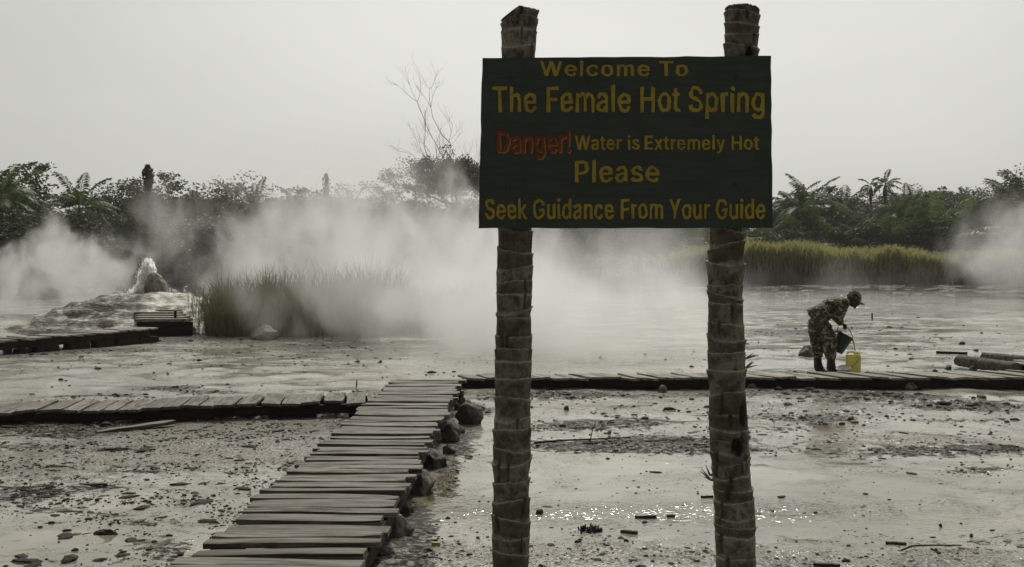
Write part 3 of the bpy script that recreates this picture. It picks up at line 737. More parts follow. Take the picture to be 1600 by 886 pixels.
# ------------------------------------------------------------------ the sign
GL, ADV = json.loads(r'''[{"!":[[[83,-10],[110,-11],[130,-6],[147,4],[156,18],[160,26],[163,38],[160,56],[148,77],[138,84],[130,88],[110,93],[86,93],[76,91],[64,87],[49,78],[38,62],[33,44],[33,36],[38,20],[48,5],[62,-4]],[[63,152],[128,151],[144,156],[149,164],[151,504],[148,512],[142,515],[130,517],[62,517],[48,513],[43,506],[47,162],[52,155]]],"D":[[[55,-8],[218,-9],[226,-7],[256,-7],[304,2],[338,12],[370,28],[388,40],[398,47],[420,69],[436,90],[455,122],[466,150],[477,192],[481,222],[481,288],[475,330],[466,360],[456,384],[428,432],[398,463],[370,482],[332,500],[300,509],[268,515],[250,515],[242,517],[60,517],[46,514],[41,510],[39,504],[39,4],[42,-4],[46,-6]],[[148,65],[145,70],[145,440],[150,443],[236,443],[254,441],[278,434],[305,422],[322,409],[343,388],[360,358],[370,328],[377,296],[377,278],[379,270],[379,238],[377,232],[377,214],[371,184],[360,152],[346,127],[320,99],[304,88],[278,76],[246,67],[226,67],[218,65]]],"E":[[[55,-8],[374,-9],[388,-6],[393,-2],[395,4],[395,54],[392,60],[388,62],[374,65],[150,65],[146,66],[145,70],[145,216],[146,220],[356,221],[370,225],[373,228],[375,234],[375,282],[372,288],[368,290],[354,293],[146,294],[145,298],[146,442],[150,443],[370,443],[384,446],[389,450],[391,456],[391,506],[386,513],[370,517],[60,517],[46,514],[41,510],[39,504],[39,4],[42,-4],[46,-6]]],"F":[[[55,-8],[126,-9],[139,-6],[144,0],[145,208],[146,212],[346,213],[360,217],[365,224],[365,274],[362,280],[358,282],[344,285],[146,286],[145,290],[146,442],[150,443],[368,443],[382,446],[387,450],[389,456],[389,506],[384,513],[368,517],[60,517],[46,514],[41,510],[39,504],[39,4],[42,-4],[46,-6]]],"G":[[[231,-13],[294,-14],[312,-12],[356,-1],[398,17],[424,34],[451,61],[462,77],[486,125],[495,159],[497,179],[497,251],[495,257],[491,261],[476,264],[282,264],[268,260],[263,253],[263,201],[268,194],[284,190],[393,189],[393,171],[386,145],[376,125],[364,106],[347,89],[326,75],[306,67],[288,62],[258,62],[240,65],[223,69],[204,79],[194,86],[171,107],[158,122],[150,137],[142,153],[134,175],[125,215],[125,237],[123,245],[125,293],[134,333],[146,365],[160,389],[173,405],[200,427],[224,439],[246,446],[274,448],[290,445],[320,434],[344,418],[357,405],[370,387],[380,369],[389,347],[394,343],[408,340],[474,340],[487,343],[492,349],[492,355],[482,389],[469,417],[454,440],[434,462],[398,489],[370,503],[356,509],[298,522],[284,522],[276,524],[248,524],[242,522],[226,522],[194,515],[164,505],[144,495],[130,487],[104,468],[83,447],[70,430],[46,386],[28,331],[21,291],[21,217],[27,179],[40,139],[48,119],[68,83],[85,61],[107,39],[132,21],[162,5],[192,-5]]],"H":[[[55,-8],[126,-9],[139,-6],[144,0],[145,218],[146,222],[150,223],[370,222],[371,218],[372,0],[374,-4],[378,-6],[392,-9],[458,-9],[470,-6],[474,-4],[477,4],[477,504],[474,512],[470,514],[458,517],[392,517],[378,514],[372,509],[371,302],[370,298],[366,297],[146,298],[145,302],[144,509],[138,514],[124,517],[58,517],[46,514],[42,512],[39,504],[39,4],[42,-4],[46,-6]]],"P":[[[55,-8],[126,-9],[138,-6],[144,-1],[145,172],[146,176],[234,177],[242,179],[272,179],[314,188],[354,206],[374,219],[391,236],[408,262],[420,292],[427,318],[429,358],[426,380],[412,424],[394,454],[374,475],[354,488],[314,506],[272,515],[254,515],[248,517],[60,517],[46,514],[41,510],[39,504],[39,4],[42,-4],[46,-6]],[[148,249],[145,254],[146,442],[150,443],[254,443],[280,434],[290,427],[307,410],[312,402],[320,380],[323,368],[323,326],[314,298],[305,282],[292,269],[279,260],[260,253],[224,249]]],"S":[[[183,-15],[262,-16],[310,-5],[352,13],[366,21],[378,30],[400,54],[420,91],[427,115],[427,161],[420,185],[412,204],[399,221],[380,240],[366,249],[322,271],[270,287],[226,299],[185,313],[164,324],[147,341],[140,353],[135,373],[135,381],[138,397],[148,416],[162,430],[180,441],[196,447],[210,450],[238,450],[250,447],[264,443],[286,431],[303,415],[312,402],[316,383],[320,375],[324,373],[338,370],[400,370],[414,373],[418,375],[421,381],[419,399],[410,425],[396,451],[377,473],[356,489],[326,505],[304,513],[264,522],[250,522],[242,524],[212,524],[204,522],[188,522],[156,515],[138,509],[104,493],[76,474],[58,454],[42,425],[33,397],[33,361],[36,341],[50,309],[68,285],[94,265],[132,247],[170,233],[248,211],[280,200],[303,185],[316,172],[322,159],[325,147],[325,125],[318,107],[310,94],[298,82],[284,73],[268,65],[244,58],[204,58],[180,65],[164,73],[154,80],[138,97],[130,113],[124,135],[122,139],[118,141],[104,144],[40,144],[26,141],[22,139],[19,131],[21,111],[30,87],[46,56],[69,31],[84,19],[114,3],[142,-7]]],"T":[[[189,-8],[258,-9],[272,-5],[277,2],[277,440],[282,443],[416,443],[431,446],[434,448],[437,454],[437,504],[435,510],[430,514],[416,517],[32,517],[18,514],[14,512],[12,508],[11,454],[14,448],[18,446],[32,443],[168,443],[173,440],[173,4],[176,-4],[180,-6]]],"W":[[[151,-8],[230,-9],[242,-6],[248,-2],[252,8],[342,336],[344,336],[346,330],[428,26],[437,-2],[442,-6],[456,-9],[530,-9],[547,-4],[550,2],[556,22],[688,502],[688,508],[686,512],[682,514],[670,517],[604,517],[590,514],[584,509],[570,458],[496,168],[494,160],[492,158],[490,162],[472,234],[406,486],[398,512],[394,514],[382,517],[306,517],[292,514],[287,510],[200,180],[194,161],[192,162],[188,176],[101,510],[96,514],[82,517],[16,517],[4,514],[0,512],[-2,508],[-2,502],[134,4],[140,-5]]],"Y":[[[199,-8],[268,-9],[280,-6],[285,-2],[287,4],[288,206],[472,504],[473,510],[470,513],[454,517],[382,517],[368,514],[362,511],[236,306],[110,511],[104,514],[92,517],[18,517],[4,514],[-1,510],[-2,506],[0,502],[182,208],[183,2],[188,-5]]],"a":[[[133,-15],[180,-16],[194,-14],[228,-5],[254,8],[256,7],[260,-3],[264,-5],[276,-8],[338,-8],[351,-5],[356,1],[357,259],[353,289],[348,305],[341,323],[321,351],[302,365],[274,379],[250,386],[214,392],[172,392],[138,386],[114,379],[76,361],[58,348],[47,337],[36,321],[22,293],[24,287],[28,285],[84,269],[102,266],[114,269],[118,271],[127,287],[150,309],[162,315],[184,322],[208,322],[222,317],[234,310],[248,293],[255,269],[255,253],[252,245],[248,241],[238,236],[184,230],[114,218],[76,205],[60,197],[40,183],[26,165],[16,145],[11,125],[11,87],[18,63],[30,40],[42,25],[56,12],[76,1],[102,-9]],[[156,55],[148,57],[130,66],[120,76],[114,89],[113,115],[116,125],[121,135],[134,145],[156,155],[176,160],[216,164],[254,171],[255,167],[255,131],[252,117],[244,97],[231,79],[212,65],[196,57],[182,54]]],"c":[[[181,-14],[234,-15],[250,-13],[288,-2],[316,12],[335,26],[360,53],[375,80],[382,100],[380,106],[376,108],[320,122],[306,125],[290,122],[285,118],[280,105],[270,87],[253,70],[228,58],[218,55],[198,55],[182,60],[162,71],[148,84],[136,102],[129,114],[122,140],[117,166],[117,210],[121,234],[128,258],[136,274],[148,292],[170,310],[180,316],[194,321],[220,321],[240,314],[252,307],[267,292],[276,278],[285,260],[302,255],[322,257],[372,270],[378,273],[380,278],[376,292],[364,316],[345,342],[330,355],[312,366],[292,376],[276,382],[238,391],[174,391],[162,389],[130,380],[93,360],[82,351],[55,324],[40,298],[24,260],[17,228],[15,208],[15,166],[23,118],[36,85],[54,54],[82,25],[100,12],[134,-4],[160,-11]]],"d":[[[161,-14],[220,-15],[242,-11],[256,-7],[290,13],[292,12],[293,2],[296,-4],[300,-6],[312,-9],[372,-9],[385,-6],[390,0],[391,504],[389,510],[384,514],[370,517],[312,517],[298,514],[293,510],[291,504],[290,366],[288,365],[264,380],[246,386],[224,391],[164,391],[130,382],[96,366],[73,348],[52,324],[34,290],[22,256],[15,222],[15,154],[24,114],[32,92],[52,54],[74,27],[94,12],[121,-2]],[[198,56],[180,60],[163,70],[148,84],[136,102],[121,142],[117,166],[117,212],[121,236],[128,260],[136,276],[148,294],[161,306],[178,316],[192,321],[216,321],[238,312],[256,299],[262,292],[279,266],[287,238],[291,212],[291,166],[286,140],[278,114],[272,100],[263,86],[247,70],[229,60],[208,55]]],"e":[[[185,-14],[244,-15],[278,-8],[296,-2],[316,8],[342,25],[359,42],[373,62],[380,78],[384,90],[382,94],[374,98],[322,111],[304,113],[292,110],[288,108],[273,84],[254,66],[242,60],[224,55],[198,55],[172,64],[159,72],[139,92],[129,108],[121,130],[117,156],[120,161],[370,161],[384,164],[388,166],[390,170],[391,222],[387,248],[376,284],[364,310],[356,323],[349,332],[324,357],[306,368],[284,378],[266,384],[234,391],[172,391],[160,389],[132,380],[95,362],[69,340],[54,323],[42,302],[34,286],[24,258],[15,222],[15,166],[23,118],[37,82],[54,53],[76,29],[104,9],[136,-4],[172,-13]],[[120,229],[117,232],[124,256],[132,274],[143,290],[166,310],[182,318],[194,321],[218,321],[228,318],[246,309],[263,292],[278,268],[287,234],[286,230],[282,229]]],"g":[[[175,-157],[238,-158],[282,-149],[306,-141],[330,-129],[352,-112],[368,-93],[384,-63],[391,-35],[391,373],[389,379],[384,383],[370,386],[312,386],[300,383],[296,381],[293,375],[293,367],[290,365],[274,375],[256,383],[218,392],[182,392],[162,390],[128,381],[94,365],[67,341],[54,326],[42,305],[24,265],[15,227],[14,191],[15,157],[21,127],[38,85],[52,62],[72,39],[96,23],[128,7],[164,-2],[222,-2],[252,5],[286,22],[290,21],[291,-11],[289,-31],[280,-53],[261,-73],[240,-83],[224,-88],[188,-88],[172,-83],[156,-75],[144,-66],[129,-51],[120,-39],[116,-37],[104,-34],[84,-37],[34,-65],[33,-71],[42,-90],[64,-114],[78,-125],[104,-140],[124,-147],[162,-156]],[[190,69],[176,73],[160,82],[143,99],[131,117],[122,145],[117,169],[117,215],[122,241],[128,259],[136,277],[147,293],[160,306],[175,315],[190,320],[208,322],[228,317],[244,309],[261,295],[272,279],[280,263],[286,245],[291,221],[291,163],[286,141],[277,115],[263,95],[250,82],[228,71],[218,68]]],"h":[[[48,-8],[115,-9],[128,-6],[133,0],[134,246],[139,266],[145,280],[158,298],[179,313],[191,318],[203,321],[225,318],[239,312],[247,307],[265,286],[274,260],[276,240],[276,4],[278,-2],[283,-6],[295,-9],[355,-9],[371,-5],[376,2],[376,266],[369,300],[360,322],[346,344],[327,363],[318,370],[291,382],[267,389],[255,391],[199,391],[161,380],[139,369],[135,369],[134,506],[129,513],[115,517],[51,517],[37,513],[32,506],[32,4],[35,-4],[39,-6]]],"i":[[[48,-8],[115,-9],[129,-5],[134,2],[134,374],[132,380],[129,383],[115,387],[51,387],[37,383],[32,376],[32,4],[35,-4],[39,-6]],[[74,436],[91,435],[117,441],[134,454],[143,470],[146,484],[142,500],[132,516],[115,526],[93,531],[71,531],[59,528],[45,522],[37,517],[25,500],[22,490],[22,476],[26,466],[31,457],[39,449],[51,441]]],"k":[[[48,-8],[115,-9],[127,-6],[132,-2],[134,4],[134,136],[137,141],[151,154],[155,151],[277,-4],[295,-9],[371,-9],[385,-6],[389,-4],[391,0],[385,11],[244,188],[224,216],[287,281],[293,289],[376,372],[378,376],[378,380],[373,384],[359,387],[285,387],[267,382],[139,253],[135,252],[134,506],[129,513],[115,517],[51,517],[37,513],[32,506],[32,4],[35,-4],[39,-6]]],"l":[[[50,-8],[121,-9],[135,-5],[140,2],[140,530],[138,536],[135,539],[121,543],[53,543],[39,539],[34,532],[34,4],[37,-4],[41,-6]]],"m":[[[48,-8],[115,-9],[128,-6],[133,0],[134,254],[139,274],[145,286],[152,296],[163,307],[176,316],[191,321],[209,321],[225,314],[236,306],[246,294],[252,280],[254,264],[254,4],[257,-4],[261,-6],[273,-9],[333,-9],[347,-6],[351,-4],[353,0],[354,242],[356,260],[363,284],[372,298],[391,314],[409,321],[431,320],[443,316],[453,310],[465,296],[474,276],[476,258],[477,-1],[483,-6],[497,-9],[557,-9],[569,-6],[573,-4],[576,4],[576,280],[571,302],[565,318],[549,347],[529,367],[521,372],[491,386],[463,393],[411,393],[389,388],[371,382],[347,370],[333,361],[321,350],[316,352],[305,365],[283,381],[261,388],[237,393],[195,393],[183,391],[159,382],[135,369],[133,370],[131,378],[129,382],[125,384],[113,387],[51,387],[39,384],[35,382],[32,374],[32,4],[35,-4],[39,-6]]],"n":[[[48,-8],[115,-9],[128,-6],[133,0],[134,246],[139,266],[145,280],[158,298],[179,313],[191,318],[203,321],[225,318],[239,312],[247,307],[265,286],[274,260],[276,240],[276,4],[278,-2],[283,-6],[297,-9],[357,-9],[369,-6],[373,-4],[376,4],[376,268],[369,300],[359,324],[346,344],[327,363],[318,370],[291,382],[255,391],[201,391],[189,389],[161,380],[135,367],[133,368],[131,378],[129,382],[125,384],[113,387],[51,387],[39,384],[35,382],[32,374],[32,4],[35,-4],[39,-6]]],"o":[[[181,-14],[228,-15],[256,-11],[286,-2],[323,16],[353,44],[362,56],[374,76],[390,114],[399,148],[401,200],[397,236],[390,262],[380,288],[362,320],[335,350],[316,364],[284,380],[242,391],[174,391],[162,389],[130,380],[93,360],[82,351],[55,324],[40,298],[24,260],[17,228],[15,208],[15,166],[23,118],[36,85],[54,54],[82,25],[100,12],[134,-4],[160,-11]],[[196,56],[182,60],[162,71],[148,84],[133,106],[128,118],[124,132],[117,166],[117,210],[121,234],[128,258],[136,274],[148,292],[163,306],[180,316],[194,321],[220,321],[238,315],[256,303],[267,292],[281,272],[286,260],[295,232],[299,208],[299,166],[294,140],[286,116],[280,102],[269,86],[255,72],[234,60],[216,55]]],"p":[[[48,-151],[115,-152],[127,-149],[132,-145],[134,-139],[135,10],[139,10],[151,3],[175,-9],[207,-16],[245,-16],[277,-11],[301,-3],[325,8],[347,24],[371,50],[385,75],[391,87],[401,117],[408,149],[408,167],[410,175],[408,229],[401,259],[391,289],[383,305],[371,326],[358,341],[333,363],[297,381],[263,390],[243,392],[205,392],[175,385],[155,378],[135,365],[132,367],[132,375],[129,381],[125,383],[113,386],[51,386],[39,383],[34,379],[32,373],[32,-139],[35,-147],[39,-149]],[[207,57],[187,65],[169,78],[153,99],[145,115],[139,135],[134,159],[134,219],[139,243],[145,263],[153,279],[165,295],[179,308],[191,315],[215,322],[225,322],[243,317],[261,307],[278,293],[287,279],[295,263],[304,235],[308,211],[308,167],[304,143],[297,121],[285,97],[278,87],[261,70],[247,61],[231,56]]],"r":[[[48,-8],[115,-9],[127,-6],[132,-2],[134,4],[134,240],[137,262],[145,280],[150,288],[163,301],[176,310],[197,317],[221,317],[241,315],[255,318],[259,320],[262,328],[262,378],[260,384],[257,387],[229,393],[201,393],[167,386],[135,372],[133,373],[130,380],[127,383],[113,387],[51,387],[39,384],[34,380],[32,374],[32,4],[35,-4],[39,-6]]],"s":[[[147,-14],[216,-15],[248,-8],[276,1],[304,18],[321,32],[340,60],[349,84],[351,112],[348,130],[340,152],[325,174],[308,189],[274,206],[176,232],[158,238],[142,247],[132,260],[129,278],[135,298],[150,313],[158,318],[184,325],[204,322],[225,312],[238,296],[250,274],[254,272],[274,269],[336,284],[340,286],[343,292],[338,306],[328,326],[317,342],[300,359],[290,366],[262,380],[240,387],[216,391],[156,391],[124,384],[102,376],[77,364],[68,357],[47,336],[34,310],[29,296],[27,270],[30,250],[40,224],[54,204],[62,197],[74,188],[104,174],[136,164],[200,148],[218,142],[234,133],[244,120],[247,112],[247,98],[241,82],[222,64],[202,56],[186,53],[178,53],[156,58],[139,66],[128,78],[120,90],[113,108],[108,112],[88,115],[22,100],[18,98],[16,94],[20,78],[31,52],[45,32],[56,21],[76,8],[96,-2],[118,-9]]],"t":[[[163,-12],[180,-13],[218,-7],[230,-2],[233,4],[224,44],[220,56],[216,58],[204,61],[192,61],[184,59],[164,60],[154,65],[148,78],[145,102],[145,316],[150,319],[204,319],[216,322],[220,324],[223,330],[223,376],[218,383],[204,387],[150,387],[146,388],[145,468],[140,475],[124,479],[66,479],[54,477],[48,474],[45,468],[45,390],[40,387],[4,387],[-8,384],[-12,382],[-15,376],[-15,330],[-12,324],[-6,321],[6,319],[42,319],[45,316],[45,88],[48,64],[60,36],[74,17],[98,2],[124,-7],[146,-11]]],"u":[[[154,-11],[209,-12],[247,-1],[275,13],[278,11],[278,3],[281,-3],[285,-5],[297,-8],[357,-8],[369,-5],[374,-1],[376,5],[376,373],[374,379],[371,382],[355,386],[297,386],[283,383],[277,378],[276,135],[268,107],[263,99],[250,81],[231,67],[219,61],[207,58],[185,61],[171,67],[163,72],[155,79],[143,97],[136,117],[134,135],[134,373],[132,379],[127,383],[113,386],[51,386],[39,383],[34,379],[32,373],[32,143],[34,135],[34,107],[39,87],[51,55],[64,35],[79,19],[97,7],[119,-3]]],"x":[[[16,-8],[89,-9],[103,-6],[108,-4],[113,2],[189,116],[193,112],[203,96],[271,-5],[287,-9],[357,-9],[371,-6],[375,-4],[377,0],[373,8],[255,178],[246,192],[369,374],[371,378],[369,382],[365,384],[351,387],[283,387],[265,382],[261,378],[191,273],[187,276],[125,372],[117,382],[99,387],[31,387],[17,384],[13,382],[11,378],[15,370],[133,196],[113,164],[3,4],[1,0],[3,-4],[7,-6]]],"y":[[[72,-153],[89,-154],[97,-152],[117,-152],[149,-143],[177,-128],[198,-107],[207,-93],[225,-55],[387,369],[389,377],[385,382],[369,386],[305,386],[291,383],[287,381],[283,373],[195,132],[193,133],[185,155],[103,380],[97,383],[85,386],[19,386],[5,383],[0,379],[-1,375],[7,353],[142,1],[141,-5],[131,-35],[124,-51],[114,-67],[103,-78],[91,-82],[71,-78],[59,-78],[46,-81],[41,-87],[28,-141],[33,-145]]]},{"!":226,"D":532,"E":449,"F":440,"G":550,"H":547,"P":475,"S":477,"T":479,"W":716,"Y":502,"a":419,"c":426,"d":454,"e":434,"g":455,"h":440,"i":197,"k":411,"l":197,"m":640,"n":440,"o":445,"p":454,"r":289,"s":395,"t":257,"u":440,"x":409,"y":419," ":198}]''')

def text_mesh(txt, width, cap, fatten, depth, extra=0):
    """Flat letters as filled outlines: left at 0, baseline at 0."""
    cu = bpy.data.curves.new('letters', 'CURVE')
    cu.dimensions = '2D'; cu.fill_mode = 'BOTH'
    pen = 0.0
    tot = sum(ADV[c] + extra for c in txt)
    sx, sz = width / tot, cap / 509.0
    for ch in txt:
        for sp in GL.get(ch, []):
            s = cu.splines.new('POLY')
            s.points.add(len(sp) - 1)
            for i, (gx, gy) in enumerate(sp):
                s.points[i].co = ((pen + gx) * sx, gy * sz, 0, 1)
            s.use_cyclic_u = True
        pen += ADV[ch] + extra
    cu.extrude = depth
    ob = bpy.data.objects.new('letters', cu)
    COL.objects.link(ob)
    bpy.context.view_layer.update()
    me = bpy.data.meshes.new_from_object(ob.evaluated_get(bpy.context.evaluated_depsgraph_get()))
    bpy.data.objects.remove(ob)
    bpy.data.curves.remove(cu)
    k = cap / 30.0                                  # brush-painted: the edges waver a little
    for v in me.vertices:
        x, y = v.co.x / cap * 9, v.co.y / cap * 9
        v.co = (v.co.x + k * (.55 * math.sin(y * 1.3 + x * .4) + .4 * math.sin(y * 3.1 - x * 1.7)), -v.co.z, v.co.y + k * (.55 * math.sin(x * 1.1 + 2) + .4 * math.sin(x * 2.9 + y)))
    return me

def palm_post_mesh(path, radii, top_cut, hollows, seed):
    """A palm stem sawn to length: overlapping leaf-base rings, each flaring to a ragged lip."""
    rnd = random.Random(seed)
    zs = [p[2] for p in path]
    zmin, zmax = min(zs), max(zs)
    def along(z):
        for i in range(len(path) - 1):
            a, b = path[i], path[i + 1]
            if (a[2] - z) * (b[2] - z) <= 0:
                u = (z - a[2]) / (b[2] - a[2] + 1e-9)
                return a[0] + (b[0] - a[0]) * u, a[1] + (b[1] - a[1]) * u, radii[i] + (radii[i + 1] - radii[i]) * u
        return path[-1][0], path[-1][1], radii[-1]
    n = 84
    rings = []
    z = zmin
    while z < zmax:
        h = rnd.uniform(.030, .105)
        rings.append((z, min(h, zmax - z + .001), rnd.uniform(-.022, .022), rnd.uniform(0, 6.28), rnd.uniform(.002, .0105), rnd.random(), rnd.uniform(0, 6.28)))
        z += h
    vs, fs, lip, hol, rn = [], [], [], [], []
    rowsn = 0
    for (zr, h, tilt, ph, flare, rv, ph2) in rings:
        splits = [(rnd.uniform(0, 6.28), rnd.uniform(.05, .13), rnd.uniform(.003, .009)) for _ in range(rnd.randint(1, 4))]
        for k, (u, fl, lp) in enumerate(((.02, -.35, 0), (.25, -.1, 0), (.5, .15, 0), (.75, .45, 0), (.93, .9, .15), (1.0, 1.0, 1.0), (1.015, .25, .6))):
            for j in range(n):
                t = 2 * math.pi * j / n
                edge = tilt * math.sin(t + ph) + .0028 * math.sin(2 * t + ph2) + .0016 * math.sin(5 * t + ph * 2) + .0012 * math.sin(11 * t + ph * 5) + rnd.uniform(-.0016, .0016)
                zz = zr + h * u + edge * (.75 + .25 * u)
                x0, y0, r0 = along(min(max(zr + h * u, zmin), zmax))
                r = r0 + flare * fl * (.65 + .5 * math.sin(2 * t + ph2)) + .003 * math.sin(4 * t + 17 * zz) + rnd.uniform(-.0012, .0012)
                if lp > .9: r += max(0, math.sin(5 * t + ph2) - .75) * .012
                hv = 0.0
                for (hx, hz, hw, hh) in hollows:
                    q = ((math.cos(t) * r0 - hx) / hw) ** 2 + ((zz - hz) / hh) ** 2
                    if q < 1 and math.sin(t) < 0: hv = max(hv, min(1, (1 - q) * 3))
                r -= .016 * hv
                for (ta, tw, td) in splits:
                    dt = math.atan2(math.sin(t - ta), math.cos(t - ta)) / tw
                    if abs(dt) < 2.5 and u > .1:
                        g_ = math.exp(-dt * dt)
                        r -= td * g_; hv = max(hv, .75 * g_)
                X, Y = x0 + r * math.cos(t), y0 + r * math.sin(t)
                cut = top_cut(r * math.cos(t), r * math.sin(t))
                if zz > cut: zz = cut + rnd.uniform(-.004, .004)
                vs.append((X, Y, zz)); lip.append(lp * rnd.uniform(.5, 1) * (1 if hv < .3 else 0)); hol.append(hv); rn.append(rv)
            rowsn += 1
    for i in range(rowsn - 1):
        for j in range(n):
            j2 = (j + 1) % n
            fs.append((i * n + j, i * n + j2, (i + 1) * n + j2, (i + 1) * n + j))
    fs.append(tuple(range((rowsn - 1) * n, rowsn * n)))
    return mesh('post', vs, fs, M['palm_bark'], True, {'lip': lip, 'hollow': hol, 'rnd': rn})

def make_sign():
    D = 4.66
    root = empty('information_sign', (0, D, 0), 'dark green wooden warning board with yellow lettering nailed to two ringed palm posts', 'sign')
    PD = D + .10
    def path(pts):
        out, rad = [], []
        for px, py, w in pts:
            q = at_d(px, py, PD)
            out.append((q.x, q.y - D, q.z)); rad.append(w / 2 / F_PX * PD)
        return out, rad
    lp, lr = path([(797, 1030, 60), (798, 886, 57), (799, 750, 57), (801, 640, 56), (803, 500, 55), (805, 360, 53), (810, 90, 53), (812, 10, 53)])
    x_top, z_top = lp[-1][0], lp[-1][2]
    me = palm_post_mesh(lp, lr, lambda x, y: z_top - .004 - max(0, -x - .005) * .75 - .012 * max(0, x) / .07 + .012 * y / .07, [], 3)
    link('post', me, root)
    rp, rr = path([(1153, 1030, 66), (1150, 886, 63), (1148, 800, 60), (1141, 720, 59), (1137, 640, 58), (1135, 560, 56), (1133, 450, 54), (1136, 360, 51), (1158, 90, 52), (1160, 4, 50)])
    z_topr = rp[-1][2]
    me = palm_post_mesh(rp, rr, lambda x, y: z_topr - .6 * max(0, math.hypot(x, y) - .035) ** 1.0 * (1.0 + .6 * max(0, x) / .07), [(.024, 2.52, .017, .045), (.022, .83, .036, .045), (.055, .97, .018, .06)], 8)
    pr = link('post', me, root)
    for (px, py, ang, ln) in ((1165, 575, .5, .05), (1166, 560, .2, .06), (1111, 750, 2.6, .07), (1109, 742, 2.3, .05), (1168, 690, 1.2, .05)):
        q = at_d(px, py, PD) - Vector((0, D, 0))
        for k in range(3):
            stub = MB()
            a = ang + random.uniform(-.5, .5)
            stub.tube([q - Vector((math.cos(a) * .03, 0, 0)), q, q + Vector((math.cos(a), random.uniform(-.4, .4), math.sin(a))) * ln * random.uniform(.5, 1)], [.007, .005, .0015], 5, True, 0, lip=.2, hollow=.25, rnd=.5)
            stub.build('fibre_stub', M['palm_bark'], pr)
    # board
    t = NT('green_board_paint')
    p = t.coord('Object')
    g = t.noise(t.scale(p, (2, 2, 26)), 2.2, 6, .65, .4)
    b = t.noise(p, 5.0, 6, .6)
    c = t.mix(t.rng(g, .3, .7), (.030, .041, .033), (.043, .055, .045))
    c = t.mix(t.rng(b, .5, .72, 0, .55), c, (.028, .034, .029))
    sc_ = t.rng(t.noise(t.scale(p, (3, 3, 40)), 3.0, 3, .7), .66, .74, 0, .4)
    c = t.mix(sc_, c, (.075, .078, .062))
    t.bsdf(c, t.rng(b, .3, .7, .62, .8), t.bump(g, .35, .004), Specular_IOR_Level=.3)
    M['board'] = t.m
    cor = [at_d(px, py, D - .012) - Vector((0, D, 0)) for px, py in ((748, 356), (1207, 356), (1205, 87), (753.5, 91))]
    th = .026
    bm = bmesh.new()
    nx, nz = 24, 14
    gv = {}
    for k, y in ((0, 0.0), (1, th)):
        for i in range(nx + 1):
            for j in range(nz + 1):
                u, v = i / nx, j / nz
                q = (cor[0] * (1 - u) + cor[1] * u) * (1 - v) + (cor[3] * (1 - u) + cor[2] * u) * v
                e = 0.0
                if i in (0, nx) or j in (0, nz): e = random.uniform(-.0022, .0016)
                gv[k, i, j] = bm.verts.new((q.x + (e if i in (0, nx) else 0), q.y + y, q.z + (e if j in (0, nz) else 0)))
    for k in (0, 1):
        for i in range(nx):
            for j in range(nz):
                f = [gv[k, i, j], gv[k, i + 1, j], gv[k, i + 1, j + 1], gv[k, i, j + 1]]
                bm.faces.new(f if k == 0 else f[::-1])
    rim = [(i, 0) for i in range(nx)] + [(nx, j) for j in range(nz)] + [(i, nz) for i in range(nx, 0, -1)] + [(0, j) for j in range(nz, 0, -1)]
    for a in range(len(rim)):
        q0, q1 = rim[a], rim[(a + 1) % len(rim)]
        bm.faces.new([gv[1, q0[0], q0[1]], gv[1, q1[0], q1[1]], gv[0, q1[0], q1[1]], gv[0, q0[0], q0[1]]])
    me = bpy.data.meshes.new('board'); bm.to_mesh(me); bm.free()
    me.materials.append(M['board'])
    board = link('board', me, root)
    def paint(name, col, wear):
        t = NT(name)
        p = t.coord('Generated')
        o = t.coord('Object')
        n = t.noise(o, 9.0, 5, .65)
        c = t.mix(t.rng(n, .35, .7), col, tuple(x * .72 for x in col))
        c = t.mix(t.rng(t.noise(t.scale(o, (3, 3, 30)), 6.0, 4, .7), .60, .72, 0, wear), c, (.05, .055, .04))
        t.bsdf(c, .75, None, Specular_IOR_Level=.25)
        return t.m
    M['yellow_paint'] = paint('yellow_paint', (.36, .265, .03), .5)
    M['red_paint'] = paint('red_paint', (.21, .042, .018), .3)
    M['orange_paint'] = paint('orange_paint', (.36, .18, .045), .3)
    s = (D - .012) / F_PX
    def line(txt, x0, x1, top, base, fat, mat='yellow_paint', dx=0, dy=0, lift=.0012, extra=0):
        q = at_d(x0 + dx, base + dy, D - .012) - Vector((0, D, 0))
        me = text_mesh(txt, (x1 - x0) * s, (base - top) * s, fat * s, .0004, extra)
        me.materials.append(M[mat])
        link('lettering', me, board, (q.x, q.y - lift, q.z))
    line('Welcome To', 844, 1078, 96, 118.5, .75, extra=22)
    line('The Female Hot Spring', 769, 1197, 136, 174.5, 1.35)
    line('Danger!', 775, 893, 204.5, 237.5, .9, 'orange_paint', 1.6, 2.0, .0012, -14)
    line('Danger!', 775, 893, 204.5, 237.5, 1.5, 'red_paint', -.4, 0, .0032, -14)
    line('Water is', 898.5, 1001, 212.5, 233.5, .9, extra=12)
    line('Extremely Hot', 1006, 1187, 212.5, 233.5, .9, extra=8)
    line('Please', 896, 1033, 252, 284, 1.5, extra=14)
    line('Seek Guidance From Your Guide', 757, 1197, 311.5, 341.5, 1.15)
    # nails that hold it to the posts
    for px, py in ((797, 122), (1151, 120), (794, 295), (1149, 287)):
        q = at_d(px, py, D - .012) - Vector((0, D, 0))
        nb = MB()
        nb.lathe([(.010, 0), (.011, .003), (.007, .006), (.001, .007)], 10, (q.x, q.y, q.z), Matrix.Rotation(math.pi / 2, 3, 'X'))
        nb.build('nail', M['nail'], board)
M['nail'] = mat_plain('rusty_nail', (.02, .016, .013), .6, .3, 60, .3)
make_sign()

